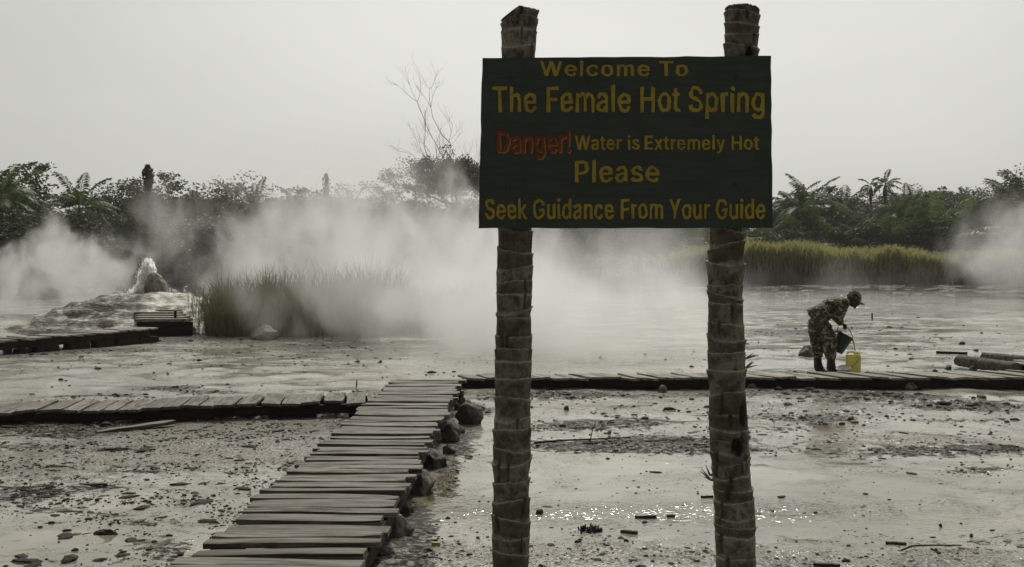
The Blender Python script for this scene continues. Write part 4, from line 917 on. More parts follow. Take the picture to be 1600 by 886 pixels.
# ------------------------------------------------------------------ geyser mound
def mound_h(x, y):
    x, y = np.asarray(x, float), np.asarray(y, float)
    dx = np.where(x < -9.8, (x + 9.8) / 3.9, (x + 9.8) / 2.1)
    dy = np.where(y < 30, (y - 30) / 5.2, (y - 30) / 5.0)
    r = np.sqrt(dx * dx + dy * dy) + (fbm(x, y, .55, 4, 40) - .5) * .55
    h = .97 * (1 - sstep(.05, 1.05, r)) ** .8
    st = .19
    q = h / st
    fr = q - np.floor(q)
    h2 = (np.floor(q) + sstep(.25, .75, fr)) * st
    h = h * .25 + h2 * .75
    h = h + (fbm(x, y, 2.2, 5, 44) - .5) * .26 * np.clip(h * 3, 0, 1)
    return h - .05

def make_mound():
    t = NT('sinter')
    p = t.coord('Object')
    a = t.noise(t.scale(p, (1, 1, 3)), 1.4, 8, .62, .6)
    b = t.noise(t.scale(p, (1, 1, 8)), 6.0, 6, .65)
    c = t.mix(t.rng(a, .38, .62), (.17, .155, .12), (.50, .465, .39))
    c = t.mix(t.rng(b, .5, .68, 0, .75), c, (.065, .062, .048))
    g = t.new('ShaderNodeNewGeometry')
    sx = t.new('ShaderNodeSeparateXYZ'); t.l.new(p, sx.inputs[0])
    lw = t.math('MULTIPLY', t.rng(sx.outputs[0], -10.0, -9.2, 1, 0), t.rng(b, .36, .56))
    c = t.mix(t.math('MULTIPLY', lw, t.rng(sx.outputs[0], -13.0, -12.0, 0, 1)), c, (.050, .048, .036))
    t.bsdf(c, t.rng(b, .3, .7, .35, .8), t.bump(t.math('ADD', a, t.math('MULTIPLY', b, .5)), .8, .06))
    xs, ys = np.linspace(-14.2, -6.6, 150), np.linspace(23.5, 36, 180)
    X, Y = np.meshgrid(xs, ys, indexing='ij')
    Z = mound_h(X, Y)
    idx = np.arange(X.size).reshape(X.shape)
    f = np.stack([idx[:-1, :-1], idx[1:, :-1], idx[1:, 1:], idx[:-1, 1:]], -1).reshape(-1, 4)
    o = link('mound', mesh('mound', np.column_stack([X.ravel(), Y.ravel(), Z.ravel()]), f, t.m, True))
    tag(o, 'low terraced mineral mound around the geyser cone', 'mound', kind='structure')
make_mound()

def rock_mesh(name, size, mat, seed, detail=3, rough=.35, flat=.0):
    bm = bmesh.new()
    bmesh.ops.create_icosphere(bm, subdivisions=detail, radius=.5)
    rnd = random.Random(seed)
    planes = []
    for _ in range(16):
        n = Vector((rnd.uniform(-1, 1), rnd.uniform(-1, 1), rnd.uniform(-.5, 1))).normalized()
        planes.append((n, rnd.uniform(.27, .42)))
    from mathutils import noise as mn
    o = Vector((rnd.uniform(0, 99), rnd.uniform(0, 99), rnd.uniform(0, 99)))
    for v in bm.verts:
        p = v.co.copy()
        for n, d in planes:
            k = p.dot(n) - d
            if k > 0: p -= n * k * .97
        q = mn.fractal(p * 3.4 + o, .8, 2.1, 6)
        p += p.normalized() * q * .075 * rough / .35
        v.co = Vector((p.x * size[0], p.y * size[1], (p.z + .25) * size[2]))
    me = bpy.data.meshes.new(name); bm.to_mesh(me); bm.free()
    me.materials.append(mat)
    me.polygons.foreach_set('use_smooth', np.ones(len(me.polygons), dtype=bool))
    return me

GEY = at_d(245, 457, 30.0)
def make_geyser():
    bm = bmesh.new()
    bmesh.ops.create_icosphere(bm, subdivisions=5, radius=1)
    from mathutils import noise as mn
    for v in bm.verts:
        p = v.co
        z = (p.z + .35) / 1.35
        r = 1.0 - .34 * max(0, z) ** 1.6
        q = mn.fractal(p * 1.7 + Vector((3, 1, 5)), .8, 2, 6) * .10 + mn.fractal(p * 5 + Vector((1, 1, 1)), .8, 2, 4) * .035
        v.co = Vector(((p.x * r * .33 - .07 * max(0, z)) * (1 + q), p.y * r * .33 * (1 + q), p.z * .46 * (1 + q * .6) + .14))
    me = bpy.data.meshes.new('geyser_cone'); bm.to_mesh(me); bm.free()
    t = NT('sinter_cone')
    p = t.coord('Object')
    a = t.noise(t.scale(p, (1, 1, .35)), 9.0, 7, .62, .6)
    b = t.noise(p, 26.0, 5, .65)
    c = t.mix(t.rng(a, .36, .62), (.125, .112, .09), (.30, .275, .225))
    c = t.mix(t.rng(b, .55, .72, 0, .7), c, (.07, .064, .05))
    t.bsdf(c, .7, t.bump(t.math('ADD', a, t.math('MULTIPLY', b, .4)), .8, .03))
    me.materials.append(t.m)
    me.polygons.foreach_set('use_smooth', np.ones(len(me.polygons), dtype=bool))
    zb = float(mound_h(np.array([GEY.x]), np.array([GEY.y]))[0])
    base = Vector((GEY.x, GEY.y, max(zb, GEY.z - .06)))
    o = link('geyser_cone', me, None, base)
    tag(o, 'rounded grey-brown mineral cone on top of the mound, spouting hot water', 'geyser cone')
    # the spout: strands and drops thrown up on the left of the cone
    t = NT('white_water')
    pb = t.new('ShaderNodeBsdfPrincipled'); pb.inputs['Base Color'].default_value = (.96, .96, .95, 1); pb.inputs['Roughness'].default_value = .3
    tl = t.new('ShaderNodeBsdfTranslucent'); tl.inputs['Color'].default_value = (.98, .98, .97, 1)
    ms = t.new('ShaderNodeMixShader'); ms.inputs[0].default_value = .8
    t.l.new(pb.outputs[0], ms.inputs[1]); t.l.new(tl.outputs[0], ms.inputs[2]); t.l.new(ms.outputs[0], t.out.inputs['Surface'])
    mb = MB()
    rnd = random.Random(5)
    def top(x):                                     # how high the spray reaches, x metres left of the cone's middle
        return float(np.interp(x, [-.86, -.76, -.66, -.60, -.54, -.46, -.36, -.26, -.18, -.10, -.02], [.0, .08, .16, .42, .60, .80, .95, .93, .80, .45, .0]))
    def ribbon(p, d, L, w, yaw):
        side = Vector((math.cos(yaw), math.sin(yaw), 0)) * w * .5
        vs = []
        for k, (u, f) in enumerate(((0, .3), (.35, 1), (.7, .9), (1, .15))):
            q = p + d * L * u + Vector((.02 * math.sin(u * 3), 0, -.10 * L * u * u))
            vs += [q - side * f, q + side * f]
        mb.add(vs, [(0, 1, 3, 2), (2, 3, 5, 4), (4, 5, 7, 6)])
    n = 0
    while n < 1500:
        x = rnd.uniform(-.84, .02)
        z = rnd.uniform(-.04, 1) * .95
        if z > top(x) * rnd.uniform(.86, 1.03): continue
        y = rnd.gauss(.0, .10) * (1 - .3 * z)
        lean = (x + .2) * .55
        d = Vector((lean + rnd.gauss(0, .12), rnd.gauss(0, .12), 1)).normalized()
        ribbon(Vector((x, y, z)) - d * .06, d, rnd.uniform(.07, .19), rnd.uniform(.018, .045), rnd.uniform(-.6, .6))
        n += 1
    n = 0
    while n < 700:
        x = rnd.uniform(-.92, .02)
        t_ = top(x) + abs(rnd.gauss(0, .035)) * (1 if rnd.random() < .7 else -2)
        if t_ < -.02: continue
        q = Vector((x + rnd.gauss(0, .02), rnd.gauss(0, .1), t_))
        s = rnd.uniform(.004, .011)
        e = s * rnd.uniform(1, 2.4)
        mb.add([q + Vector(v) for v in ((s, 0, 0), (-s, 0, 0), (0, s, 0), (0, -s, 0), (0, 0, e), (0, 0, -e))],
               [(0, 2, 4), (2, 1, 4), (1, 3, 4), (3, 0, 4), (2, 0, 5), (1, 2, 5), (3, 1, 5), (0, 3, 5)])
        n += 1
    o = mb.build('water_spout', t.m, None, True, base + Vector((-.02, .30, .0)))
    tag(o, 'white splashing jet of boiling water shooting up beside the mineral cone', 'water jet')
make_geyser()

# planks let into the mound as steps
def make_steps():
    q = at_d(262, 497, 26.4)
    root = empty('plank_steps', (q.x, q.y, 0), 'pale plank steps climbing the mound below the geyser cone', 'steps')
    k = 0
    mb = MB()
    for i in range(7):
        px, py, dist = 256 - i * 2.5, 500 - i * 3.6, 26.0 + i * .55
        c = at_d(px, py, dist)
        mb.box((c.x - q.x, c.y - q.y, c.z), (1.22 - i * .03 + random.uniform(-.08, .05), .60, .07), Matrix.Rotation(random.uniform(-.03, .03), 3, 'Z'), .006)
    mb.at = {'grain': [(v[0] + 3 * (i // 8), v[1], v[2]) for i, v in enumerate(mb.v)], 'rnd': [((i // 8) * .37) % 1 * .6 for i in range(len(mb.v))]}
    mb.build('treads', M['plank_pale'], root)
    mb = MB()
    c = at_d(258, 507, 25.75)
    hb = c.z + .10
    mb.box((c.x - q.x, c.y - q.y, hb / 2 - .04), (1.30, .12, hb), None, .01)
    mb.at['grain'] = list(mb.v); mb.at['rnd'] = [.4] * 8
    mb.build('front_beam', M['beam'], root)
    for px in (274,):
        c = at_d(px, 493, 26.2)
        mb = MB()
        mb.box((c.x - q.x, c.y - q.y, c.z - .02), (.05, .06, .26), None, .006)
        mb.at['grain'] = [(v[2], v[0], v[1]) for v in mb.v]; mb.at['rnd'] = [.4] * 8
        mb.build('stake', M['beam'], root)
make_steps()

# ------------------------------------------------------------------ stones: (x, y of the foot's middle, width px, height ratio, material, label)
ROCKS = [
    (733, 662, 52, .80, 'rock_dark', 'large dark angular boulder at the far right edge of the plank walkway', 1.0),
    (703, 690, 44, .75, 'rock_dark', 'dark pitted boulder just nearer than the largest one beside the walkway', 1.0),
    (676, 730, 50, .62, 'rock_dark', 'flat-topped dark stone halfway along the right side of the walkway', 1.0),
    (653, 770, 60, .66, 'rock', 'notched grey boulder beside the olive puddle at the walkway edge', 1.0),
    (615, 838, 60, .80, 'rock', 'pale cracked stone block under the near right corner of the walkway', .8),
    (700, 708, 22, .7, 'rock_dark', 'small dark stone between the pitted boulder and the flat-topped one', .9),
    (664, 748, 26, .6, 'rock', 'small grey stone just beyond the notched boulder at the walkway edge', .9),
    (636, 800, 34, .6, 'rock', 'low grey stone between the notched boulder and the cracked block', .9),
    (600, 872, 40, .5, 'rock_dark', 'dark stone at the bottom edge under the near walkway corner', .8),
    (718, 676, 20, .6, 'rock_dark', 'small dark stone touching the near side of the largest boulder', .9),
    (724, 640, 26, .8, 'rock_dark', 'small dark stone wedged under the far end of the walkway', 1.0),
    (66, 543, 34, .55, 'rock', 'rounded pale stone under the far left boardwalk', .8),
    (131, 536, 27, .62, 'rock', 'squarish stone propping the middle of the far left boardwalk', .8),
    (178, 529, 20, .45, 'rock', 'flat pale stone under the inner end of the far left boardwalk', .8),
    (8, 549, 20, .7, 'rock', 'stone under the left boardwalk at the very edge of the mud', .8),
    (211, 537, 9, .8, 'rock_dark', 'single dark stone alone on the mud before the mound', .8),
    (139, 660, 36, .36, 'rock', 'low grey stone half under the left boardwalk', .8),
    (318, 654, 40, .3, 'rock_dark', 'low dark stone under the left boardwalk near its middle', .8),
    (414, 531, 44, .52, 'rock_pale', 'pale slanted rock at the foot of the tall grass', .9),
    (340, 524, 46, .4, 'rock_pale', 'long pale rock at the left end of the tall grass', .9),
    (290, 522, 34, .4, 'rock_pale', 'pale lumpy rock below the plank steps', .9),
    (248, 525, 30, .4, 'rock_pale', 'pale broken rock at the right end of the stone-propped boardwalk', .9),
    (1262, 556, 26, .62, 'rock_dark', 'dark stone lying behind the bending man', .9),
    (1035, 612, 15, .75, 'rock', 'grey stone propped under the crossing boardwalk between the posts', .8),
    (1176, 608, 14, .8, 'rock', 'grey stone under the crossing boardwalk just right of the post', .8),
    (1268, 612, 18, .5, 'rock_dark', 'dark stone under the crossing boardwalk below the man', .8),
    (1427, 608, 22, .5, 'rock', 'rounded stone under the crossing boardwalk right of the jerrycan', .8),
    (1483, 577, 14, .6, 'rock', 'small stone on the mud left of the palm logs', .8),
    (1523, 578, 14, .7, 'rock', 'small rounded stone in front of the palm logs', .8),
    (1463, 582, 9, .7, 'rock_dark', 'small dark lump on the mud behind the pale planks', .8),
    (843, 800, 13, .6, 'rock_dark', 'dark oval stone on the wet mud right of the left post', .9),
    (886, 640, 9, .8, 'rock_dark', 'small round dark stone near the crossing boardwalk', .9),
    (670, 864, 13, .95, 'rock_dark', 'dark lump near the yellow scrap by the walkway', .9),
    (1232, 634, 14, .5, 'rock_dark', 'dark flat stone in the shallow water right of the post', .9),
    (1463, 860, 7, .9, 'rock_dark', 'small dark stone in front of the long thin stick', .9),
    (1198, 872, 8, .8, 'rock_dark', 'small dark stone at the foot of the right post', .9),
    (1518, 836, 6, .9, 'rock_dark', 'tiny dark stone on the mud at lower right', .9),
    (1470, 820, 6, .9, 'rock_dark', 'tiny dark stone behind the long thin stick', .9),
    (953, 676, 7, .8, 'rock_dark', 'small pale-topped stone among the algae between the posts', .9),
    (160, 834, 34, .26, 'clod', 'flat dark clod largest of those on the left mud', .8),
    (157, 793 + 40, 1, .3, 'clod', None, .8),
]
for i, (px, py, w, hr, m, lab, dr) in enumerate(ROCKS):
    if lab is None: continue
    q = at(px, py, 0)
    s = w / F_PX * q.y * (.88 if w > 30 and px > 590 and px < 760 else 1)
    depth = s * dr
    me = rock_mesh('rock', (s * 1.12, depth * 1.1, s * hr * 1.45), M[m], 100 + i, 4 if w > 20 else 3)
    o = link('rock', me, None, (q.x, q.y + depth * .35, -.012))
    o.rotation_euler = (0, 0, 0)
    tag(o, lab, 'rock', 'stones on the flat')

# ------------------------------------------------------------------ wood scraps and sticks
def plank_scrap(px, py, length, w, h, yaw, label, mat='scrap', z=.0, roll=0.0, pitch=0.0, name='wood_scrap'):
    q = at(px, py, 0)
    mb = MB()
    n = 6
    vs, fs = [], []
    for i in range(n + 1):
        x = (i / n - .5) * length
        e = random.uniform(.3, .9) if i in (0, n) else random.uniform(.8, 1.05)
        for sy, sz in ((-.5, 0), (.5, 0), (.5, 1), (-.5, 1)):
            vs.append((x + random.uniform(-.01, .01) * (length if i in (0, n) else .4), sy * w * e + random.uniform(-.003, .003), sz * h * random.uniform(.85, 1.05)))
    for i in range(n):
        for k in range(4):
            k2 = (k + 1) % 4
            fs.append((i * 4 + k, (i + 1) * 4 + k, (i + 1) * 4 + k2, i * 4 + k2))
    fs.append((0, 1, 2, 3)); fs.append((n * 4 + 3, n * 4 + 2, n * 4 + 1, n * 4))
    mb.add(vs, fs)
    mb.at['grain'] = list(mb.v); mb.at['rnd'] = [.2] * len(mb.v)
    o = mb.build(name, M[mat], None, False, (q.x, q.y, gz(q.x, q.y) + z))
    o.rotation_euler = (roll, pitch, yaw)
    return tag(o, label, 'wood scrap', 'wood scraps on the mud')

plank_scrap(213, 670, .78, .12, .035, R(38), 'loose grey plank lying in front of the left boardwalk', 'plank', .005, pitch=R(-3))
plank_scrap(1400, 848, .115, .024, .016, R(-14), 'short black wood scrap in front of the long thin stick')
plank_scrap(1292, 884, .14, .028, .018, R(-8), 'black wood scrap at the bottom edge right of the right post')
plank_scrap(983, 833, .105, .03, .016, R(-20), 'black broken scrap in the wet mud right of the dark clump')
plank_scrap(1009, 806, .14, .02, .018, R(4), 'thin dark twig-like scrap between the two posts')
plank_scrap(1048, 804, .055, .018, .014, R(-4), 'tiny dark scrap close to the right post')
plank_scrap(150, 760, .16, .04, .02, R(10), 'dark bark scrap on the left mud behind the largest clod')
plank_scrap(180, 705, .22, .05, .02, R(4), 'dark flat bark strip on the gravelly left mud')
plank_scrap(1105, 774, .09, .015, .014, R(3), 'small dark chip touching the right post in the water', name='wood_scrap')
q = at(681, 851)
mb = MB(); mb.box((0, 0, .012), (.048, .022, .018), None, .002)
o = mb.build('litter_scrap', mat_plain('yellow_litter', (.45, .33, .04), .5, .2), None, False, (q.x, q.y, gz(q.x, q.y)))
tag(o, 'small bright yellow scrap on the mud right of the walkway', 'litter')

def stick(pts, r0, r1, label, name='stick'):
    mb = MB()
    n = len(pts)
    mb.tube(pts, [r0 + (r1 - r0) * i / (n - 1) for i in range(n)], 6)
    mb.at['grain'] = list(mb.v); mb.at['rnd'] = [.2] * len(mb.v)
    o = mb.build(name, M['scrap'])
    return tag(o, label, 'stick', 'sticks in the mud')
stick([at(1408, 860, .01), at(1425, 853, .012), at(1450, 852, .012), at(1480, 852, .012), at(1502, 852, .010)], .006, .004, 'long thin stick lying on the mud at lower right')
stick([at(835, 692, .02), at(880, 688, .025), at(930, 686, .03), at(985, 683, .02)], .012, .005, 'thin branch lying across the algae between the two posts')
A = at(922, 690)
stick([A, A + Vector((.02, 0, .10)), A + Vector((.055, .01, .19))], .006, .003, 'leaning twig standing up out of the algae between the posts')
A = at(557, 605)
stick([A, A + Vector((.004, 0, .10))], .010, .007, 'short upright peg in the pale mud behind the left boardwalk')
A = at(1363, 499)
stick([A, A + Vector((-.01, 0, .17)), A + Vector((.0, 0, .2))], .03, .022, 'short dark stake standing in the shallows right of the man')
A = at(505, 531)
stick([A, A + Vector((-.02, 0, .18))], .012, .008, 'pale thin stake at the foot of the misty grass')
# root clump right of the left post
mb = MB()
for i in range(46):
    a, b = random.uniform(0, 6.28), random.uniform(0, 1.4)
    p = Vector((random.gauss(0, .035), random.gauss(0, .03), .005))
    d = Vector((math.cos(a) * math.cos(b), math.sin(a) * math.cos(b), math.sin(b) * .7)) * random.uniform(.02, .06)
    mb.tube([p, p + d * .6 + Vector((0, 0, .01)), p + d], [.006, .005, .002], 5)
q = at(922, 828)
o = mb.build('root_clump', M['clod'], None, False, (q.x, q.y, gz(q.x, q.y)))
tag(o, 'dark tangled root clump on the wet mud between the posts', 'root clump')

# ------------------------------------------------------------------ palm logs at the far right
def palm_log(p0, p1, r, label):
    mb = MB()
    d = p1 - p0
    L = d.length
    n = int(L / .045)
    prof = []
    for i in range(n):
        for k, f in enumerate((-.10, .06, .10, -.04)):
            prof.append((r * (1 + f + random.uniform(-.03, .03)), (i + k / 4) / n * L))
    mb.lathe(prof, 18, (0, 0, 0))
    for i, v in enumerate(mb.v):
        mb.v[i] = (v[0] + random.uniform(-.006, .006), v[1] + random.uniform(-.006, .006), v[2] + .02 * math.sin(3 * math.atan2(v[1], v[0])))
    t = M.get('log')
    o = mb.build('palm_log', M['log'], None, True, p0)
    o.rotation_mode = 'QUATERNION'
    o.rotation_quaternion = d.to_track_quat('Z', 'Y')
    return tag(o, label, 'palm log', 'palm logs on the mud')
M['log'] = mat_plain('palm_log_bark', (.105, .097, .078), .85, .55, 14.0, .8, .02)
palm_log(at(1498, 563, .09), at(1588, 576, .12), .085, 'thick ringed palm log lying on the mud at right')
palm_log(at(1536, 557, .08), at(1640, 566, .1), .07, 'second ringed palm log just behind the thick one')
cE0, cE1 = at(1584, 569, .13), at(1720, 566, .13)
boardwalk('dark boardwalk end resting against the palm logs at the right edge', (cE0.x, cE0.y), (cE1.x, cE1.y), .7, .7, .15, .15, mat='plank_pale', beam_h=.13, supports=[(.1, -1, .3, .2), (.8, -1, .3, .2)], skew=-.2)
plank_scrap(1487, 552, .55, .06, .05, R(-28), 'dark timber strip lying behind the palm logs', 'beam')

# ------------------------------------------------------------------ the man
PX0, PY0, PS = 1288.0, 587.0, 105.0
pq = at(PX0, PY0)
PS = F_PX / pq.y
def U(u, v, y=0.0):
    """A point of the close-up of the man, as metres from his feet."""
    return Vector(((u * .203 - 68) / PS, y, (157 - v * .203) / PS))

def skin(name, verts, edges, radii, mat, sub=1, vox=None, extra=None, disp=None, root=0, flat=None):
    """One closed surface grown over a skeleton: Skin, Subdivision, Remesh."""
    me = bpy.data.meshes.new(name)
    me.from_pydata([tuple(v) for v in verts], edges, [])
    o = bpy.data.objects.new(name, me)
    COL.objects.link(o)
    m = o.modifiers.new('skin', 'SKIN')
    for i, r in enumerate(radii):
        sv = me.skin_vertices[0].data[i]
        sv.radius = r if isinstance(r, tuple) else (r, r)
        sv.use_root = (i == root)
    m.use_smooth_shade = True
    s = o.modifiers.new('sub', 'SUBSURF'); s.levels = s.render_levels = sub
    bpy.context.view_layer.update()
    out = bpy.data.meshes.new_from_object(o.evaluated_get(bpy.context.evaluated_depsgraph_get()))
    bpy.data.objects.remove(o)
    bm = bmesh.new(); bm.from_mesh(out)
    bmesh.ops.holes_fill(bm, edges=[e for e in bm.edges if e.is_boundary], sides=0)
    bmesh.ops.recalc_face_normals(bm, faces=bm.faces[:])
    print(name, len(bm.verts), sum(e.is_boundary for e in bm.edges), sum(not e.is_manifold for e in bm.edges))
    if extra: extra(bm)
    bm.to_mesh(out); bm.free()
    if vox:
        o = bpy.data.objects.new(name, out); COL.objects.link(o)
        r = o.modifiers.new('rm', 'REMESH'); r.mode = 'VOXEL'; r.voxel_size = vox; r.use_smooth_shade = True
        s = o.modifiers.new('sm', 'SMOOTH'); s.iterations = 3; s.factor = .5
        bpy.context.view_layer.update()
        out2 = bpy.data.meshes.new_from_object(o.evaluated_get(bpy.context.evaluated_depsgraph_get()))
        bpy.data.objects.remove(o)
        out = out2
    if disp:
        from mathutils import noise as mn
        nrm = [v.normal.copy() for v in out.vertices]
        for v, n in zip(out.vertices, nrm):
            v.co += n * disp(v.co, mn)
    out.materials.clear()
    out.materials.append(mat)
    out.polygons.foreach_set('use_smooth', np.ones(len(out.polygons), dtype=bool))
    out.name = name
    return out

def make_man():
    gzf = gz(pq.x, pq.y)
    root = empty('person', (pq.x, pq.y, gzf + .003), 'man in camouflage clothes, cap and rubber boots bending over to pour from a bucket', 'person')
    # camouflage cloth
    def camo(name, mul):
        t = NT(name)
        p = t.coord('Object')
        a = t.noise(t.scale(p, (1, 1, 1.3)), 9.0, 3, .55, 1.2)
        b = t.noise(t.scale(p, (1, 1, 1.5)), 13.0, 3, .5, 1.5)
        c_ = t.noise(p, 19.0, 2, .5, 1.0)
        c = t.mix(t.rng(a, .46, .50), tuple(x * mul for x in (.30, .275, .20)), tuple(x * mul for x in (.07, .07, .042)))
        c = t.mix(t.rng(b, .55, .59), c, tuple(x * mul for x in (.040, .031, .021)))
        c = t.mix(t.rng(c_, .60, .63), c, tuple(x * mul for x in (.018, .018, .014)))
        wr = t.noise(t.scale(p, (1, 1, 2.2)), 16.0, 4, .6, .8)
        t.bsdf(c, .9, t.bump(wr, .5, .02), Specular_IOR_Level=.2)
        return t.m
    M['camo'] = camo('camouflage_cloth', 1.0)
    t = NT('dark_skin'); t.bsdf((.042, .024, .016), .55); M['skin'] = t.m
    t = NT('black_rubber'); p = t.coord('Object')
    n = t.noise(p, 12.0, 5, .6)
    sx = t.new('ShaderNodeSeparateXYZ'); t.l.new(p, sx.inputs[0])
    mud = t.math('MULTIPLY', t.rng(sx.outputs[2], .02, .14, 1, 0), t.rng(n, .35, .6))
    t.bsdf(t.mix(mud, (.017, .017, .016), (.16, .15, .125)), t.rng(n, .3, .7, .3, .5)); M['rubber'] = t.m

    pel = U(275, 345)
    chest = U(420, 222); neck = U(497, 190); head = U(556, 186)
    shN, shF = U(462, 215, -.175), U(470, 205, .175)
    elN, wrN, hN = U(402, 330, -.23), U(462, 372, -.10), U(486, 383, -.055)
    elF, wrF, hF = U(440, 320, .22), U(478, 372, .06), U(494, 388, .02)
    hipN, knN, anN = U(295, 372, -.095), U(362, 490, -.10), U(374, 735, -.09)
    hipF, knF, anF = U(262, 365, .095), U(292, 490, .09), U(298, 735, .09)
    def mid(a, b, u): return a.lerp(b, u)
    # body: trunk, limbs, head with a face, hands with fingers - one continuous surface
    V = [pel, mid(pel, chest, .5), chest, neck, head, shN, elN, wrN, shF, elF, wrF, hipN, knN, anN, hipF, knF, anF]
    E = [(0, 1), (1, 2), (2, 3), (3, 4), (2, 5), (5, 6), (6, 7), (2, 8), (8, 9), (9, 10), (0, 11), (11, 12), (12, 13), (0, 14), (14, 15), (15, 16)]
    Rr = [.115, .11, .11, .052, .05, .06, .043, .027, .06, .043, .027, .078, .055, .04, .078, .055, .04]
    fwd = Vector((.90, 0, -.436)); hdir = Vector((-.436, 0, -.90))      # he looks down at the bucket
    hc = U(560, 180)
    def add_ball(bm, c, rx, up, f, sc):
        """ellipsoid with its axes along forward, side and up"""
        r = bmesh.ops.create_icosphere(bm, subdivisions=3, radius=1)
        side = up.cross(f).normalized()
        for v in r['verts']:
            p = v.co.copy()
            v.co = c + f * p.x * sc[0] + side * p.y * sc[1] + up * p.z * sc[2]
    up = -hdir
    up = (up - fwd * up.dot(fwd)).normalized()
    def head_bits(bm):
        add_ball(bm, hc, 0, up, fwd, (.098, .076, .098))                                       # skull
        add_ball(bm, hc + fwd * .018 - up * .055, 0, up, fwd, (.072, .060, .070))              # jaw
        add_ball(bm, hc + fwd * .074 - up * .112, 0, up, fwd, (.020, .026, .018))              # chin
        add_ball(bm, hc + fwd * .100 - up * .040, 0, up, fwd, (.018, .015, .026))              # nose
        add_ball(bm, hc + fwd * .080 - up * .078, 0, up, fwd, (.022, .028, .013))              # lips
        add_ball(bm, hc + fwd * .083 - up * .005, 0, up, fwd, (.016, .050, .012))              # brow
        for s in (-1, 1):
            side = up.cross(fwd).normalized() * s
            add_ball(bm, hc + side * .079 - up * .03 - fwd * .005, 0, up, fwd, (.022, .010, .032))   # ears
            add_ball(bm, hc + side * .036 + fwd * .070 - up * .052, 0, up, fwd, (.024, .024, .022))  # cheeks
        def finger(pts, r):
            for a, b in zip(pts[:-1], pts[1:]):
                n = 5
                for k in range(n + 1):
                    rr = bmesh.ops.create_icosphere(bm, subdivisions=1, radius=r)
                    for v in rr['verts']: v.co += a.lerp(b, k / n)
        for w, h, s in ((wrN, hN, -1), (wrF, hF, 1)):
            d = (h - w).normalized()
            palm = w + d * .036
            sd = Vector((0, 1, 0)) * s
            n = d.cross(Vector((0, 1, 0))).normalized()
            if n.z > 0: n = -n
            add_ball(bm, palm, 0, n, d, (.050, .040, .018))
            for k, (off, ln) in enumerate(((-.030, .036), (-.010, .042), (.010, .040), (.029, .032))):
                b0 = palm + d * .040 + Vector((0, 1, 0)) * off
                b1 = b0 + d * ln * .75 + n * .012
                b2 = b1 + n * ln * .75 - d * .006
                b3 = b2 - d * ln * .55 + n * .004
                finger([b0, b1, b2, b3], .0094)
            t0 = palm - d * .018 - sd * .036
            finger([t0, t0 + d * .026 - sd * .008 + n * .016, t0 + d * .045 + sd * .006 + n * .034], .0098)
    body = link('body', skin('body', V, E, Rr, M['skin'], 1, .0052, head_bits), root)
    # trousers
    wr = lambda k: (lambda co, mn: mn.fractal(Vector((co.x * 9, co.y * 9, co.z * 15)), .9, 2, 3) * k)
    tv = [U(262, 318), hipN, mid(hipN, knN, .5), knN, mid(knN, anN, .32), mid(knN, anN, .68), hipF, mid(hipF, knF, .5), knF, mid(knF, anF, .32), mid(knF, anF, .68), U(255, 300)]
    tv[3] += Vector((.012, 0, 0))
    te = [(0, 1), (1, 2), (2, 3), (3, 4), (4, 5), (0, 6), (6, 7), (7, 8), (8, 9), (9, 10), (0, 11)]
    tr = [.13, .122, .122, .116, .110, .096, .122, .118, .110, .102, .088, .12]
    link('trousers', skin('trousers', tv, te, tr, M['camo'], 2, .011, None, wr(.014)), root)
    # jacket: trunk and sleeves, its hem over the trousers
    jv = [mid(pel, chest, .42), U(268, 318), U(258, 345), chest, U(470, 198), shN, mid(shN, elN, .5), elN, mid(elN, wrN, .5), mid(elN, wrN, .9), shF, mid(shF, elF, .5), elF, mid(elF, wrF, .5), mid(elF, wrF, .9), mid(pel, chest, .72)]
    je = [(0, 1), (1, 2), (0, 15), (15, 3), (3, 4), (3, 5), (5, 6), (6, 7), (7, 8), (8, 9), (3, 10), (10, 11), (11, 12), (12, 13), (13, 14)]
    jr = [(.145, .145), .150, .150, .132, .088, .098, .086, .074, .062, .050, .092, .078, .068, .06, .05, .148]
    link('jacket', skin('jacket', jv, je, jr, M['camo'], 2, .011, None, wr(.015)), root)
    # boots
    for an, kn, s in ((anN, knN, -1), (anF, knF, 1)):
        g = Vector((an.x, an.y, .045))
        top = mid(kn, an, .46)
        bv = [top, mid(top, g, .5), Vector((an.x, an.y, .10)), Vector((an.x - .015, an.y, .042)), Vector((an.x + .07, an.y + .01 * s, .045)), Vector((an.x + .155, an.y + .02 * s, .036))]
        be = [(0, 1), (1, 2), (2, 3), (2, 4), (3, 4), (4, 5)][:5] if False else [(0, 1), (1, 2), (2, 3), (2, 4), (4, 5)]
        br = [.066, .064, .056, .046, .050, .040]
        me = skin('boot', bv, be, br, M['rubber'], 2, .009)
        for v in me.vertices:
            if v.co.z < 0.002: v.co.z = 0.002
        link('boot', me, root)
    # cap with a brim
    cp = MB()
    rot = Matrix((fwd, up.cross(fwd).normalized(), up)).transposed()
    prof = []
    for i in range(11):
        a = i / 10 * math.pi / 2
        prof.append((.108 * math.cos(a) ** .8 if i < 10 else .004, .004 + .108 * math.sin(a)))
    prof = [(.111, -.018)] + prof
    cp.lathe(prof, 28, hc - fwd * .004 + up * .012, rot)
    cap = cp.build('cap', M['camo'], root, True)
    br = MB()
    vs, fs = [], []
    n = 15
    for k, dz in ((0, 0.0), (1, -.006)):
        for i in range(n):
            a = -1.25 + 2.5 * i / (n - 1)
            for r in (.098, .128, .098 + .088 * math.cos(a * .95) ** .7):
                x, y = r * math.cos(a), r * math.sin(a)
                vs.append(hc + up * (.004 + dz - .016 * (y / .1) ** 2 - max(0, x - .10) * .16) + fwd * x + up.cross(fwd).normalized() * y)
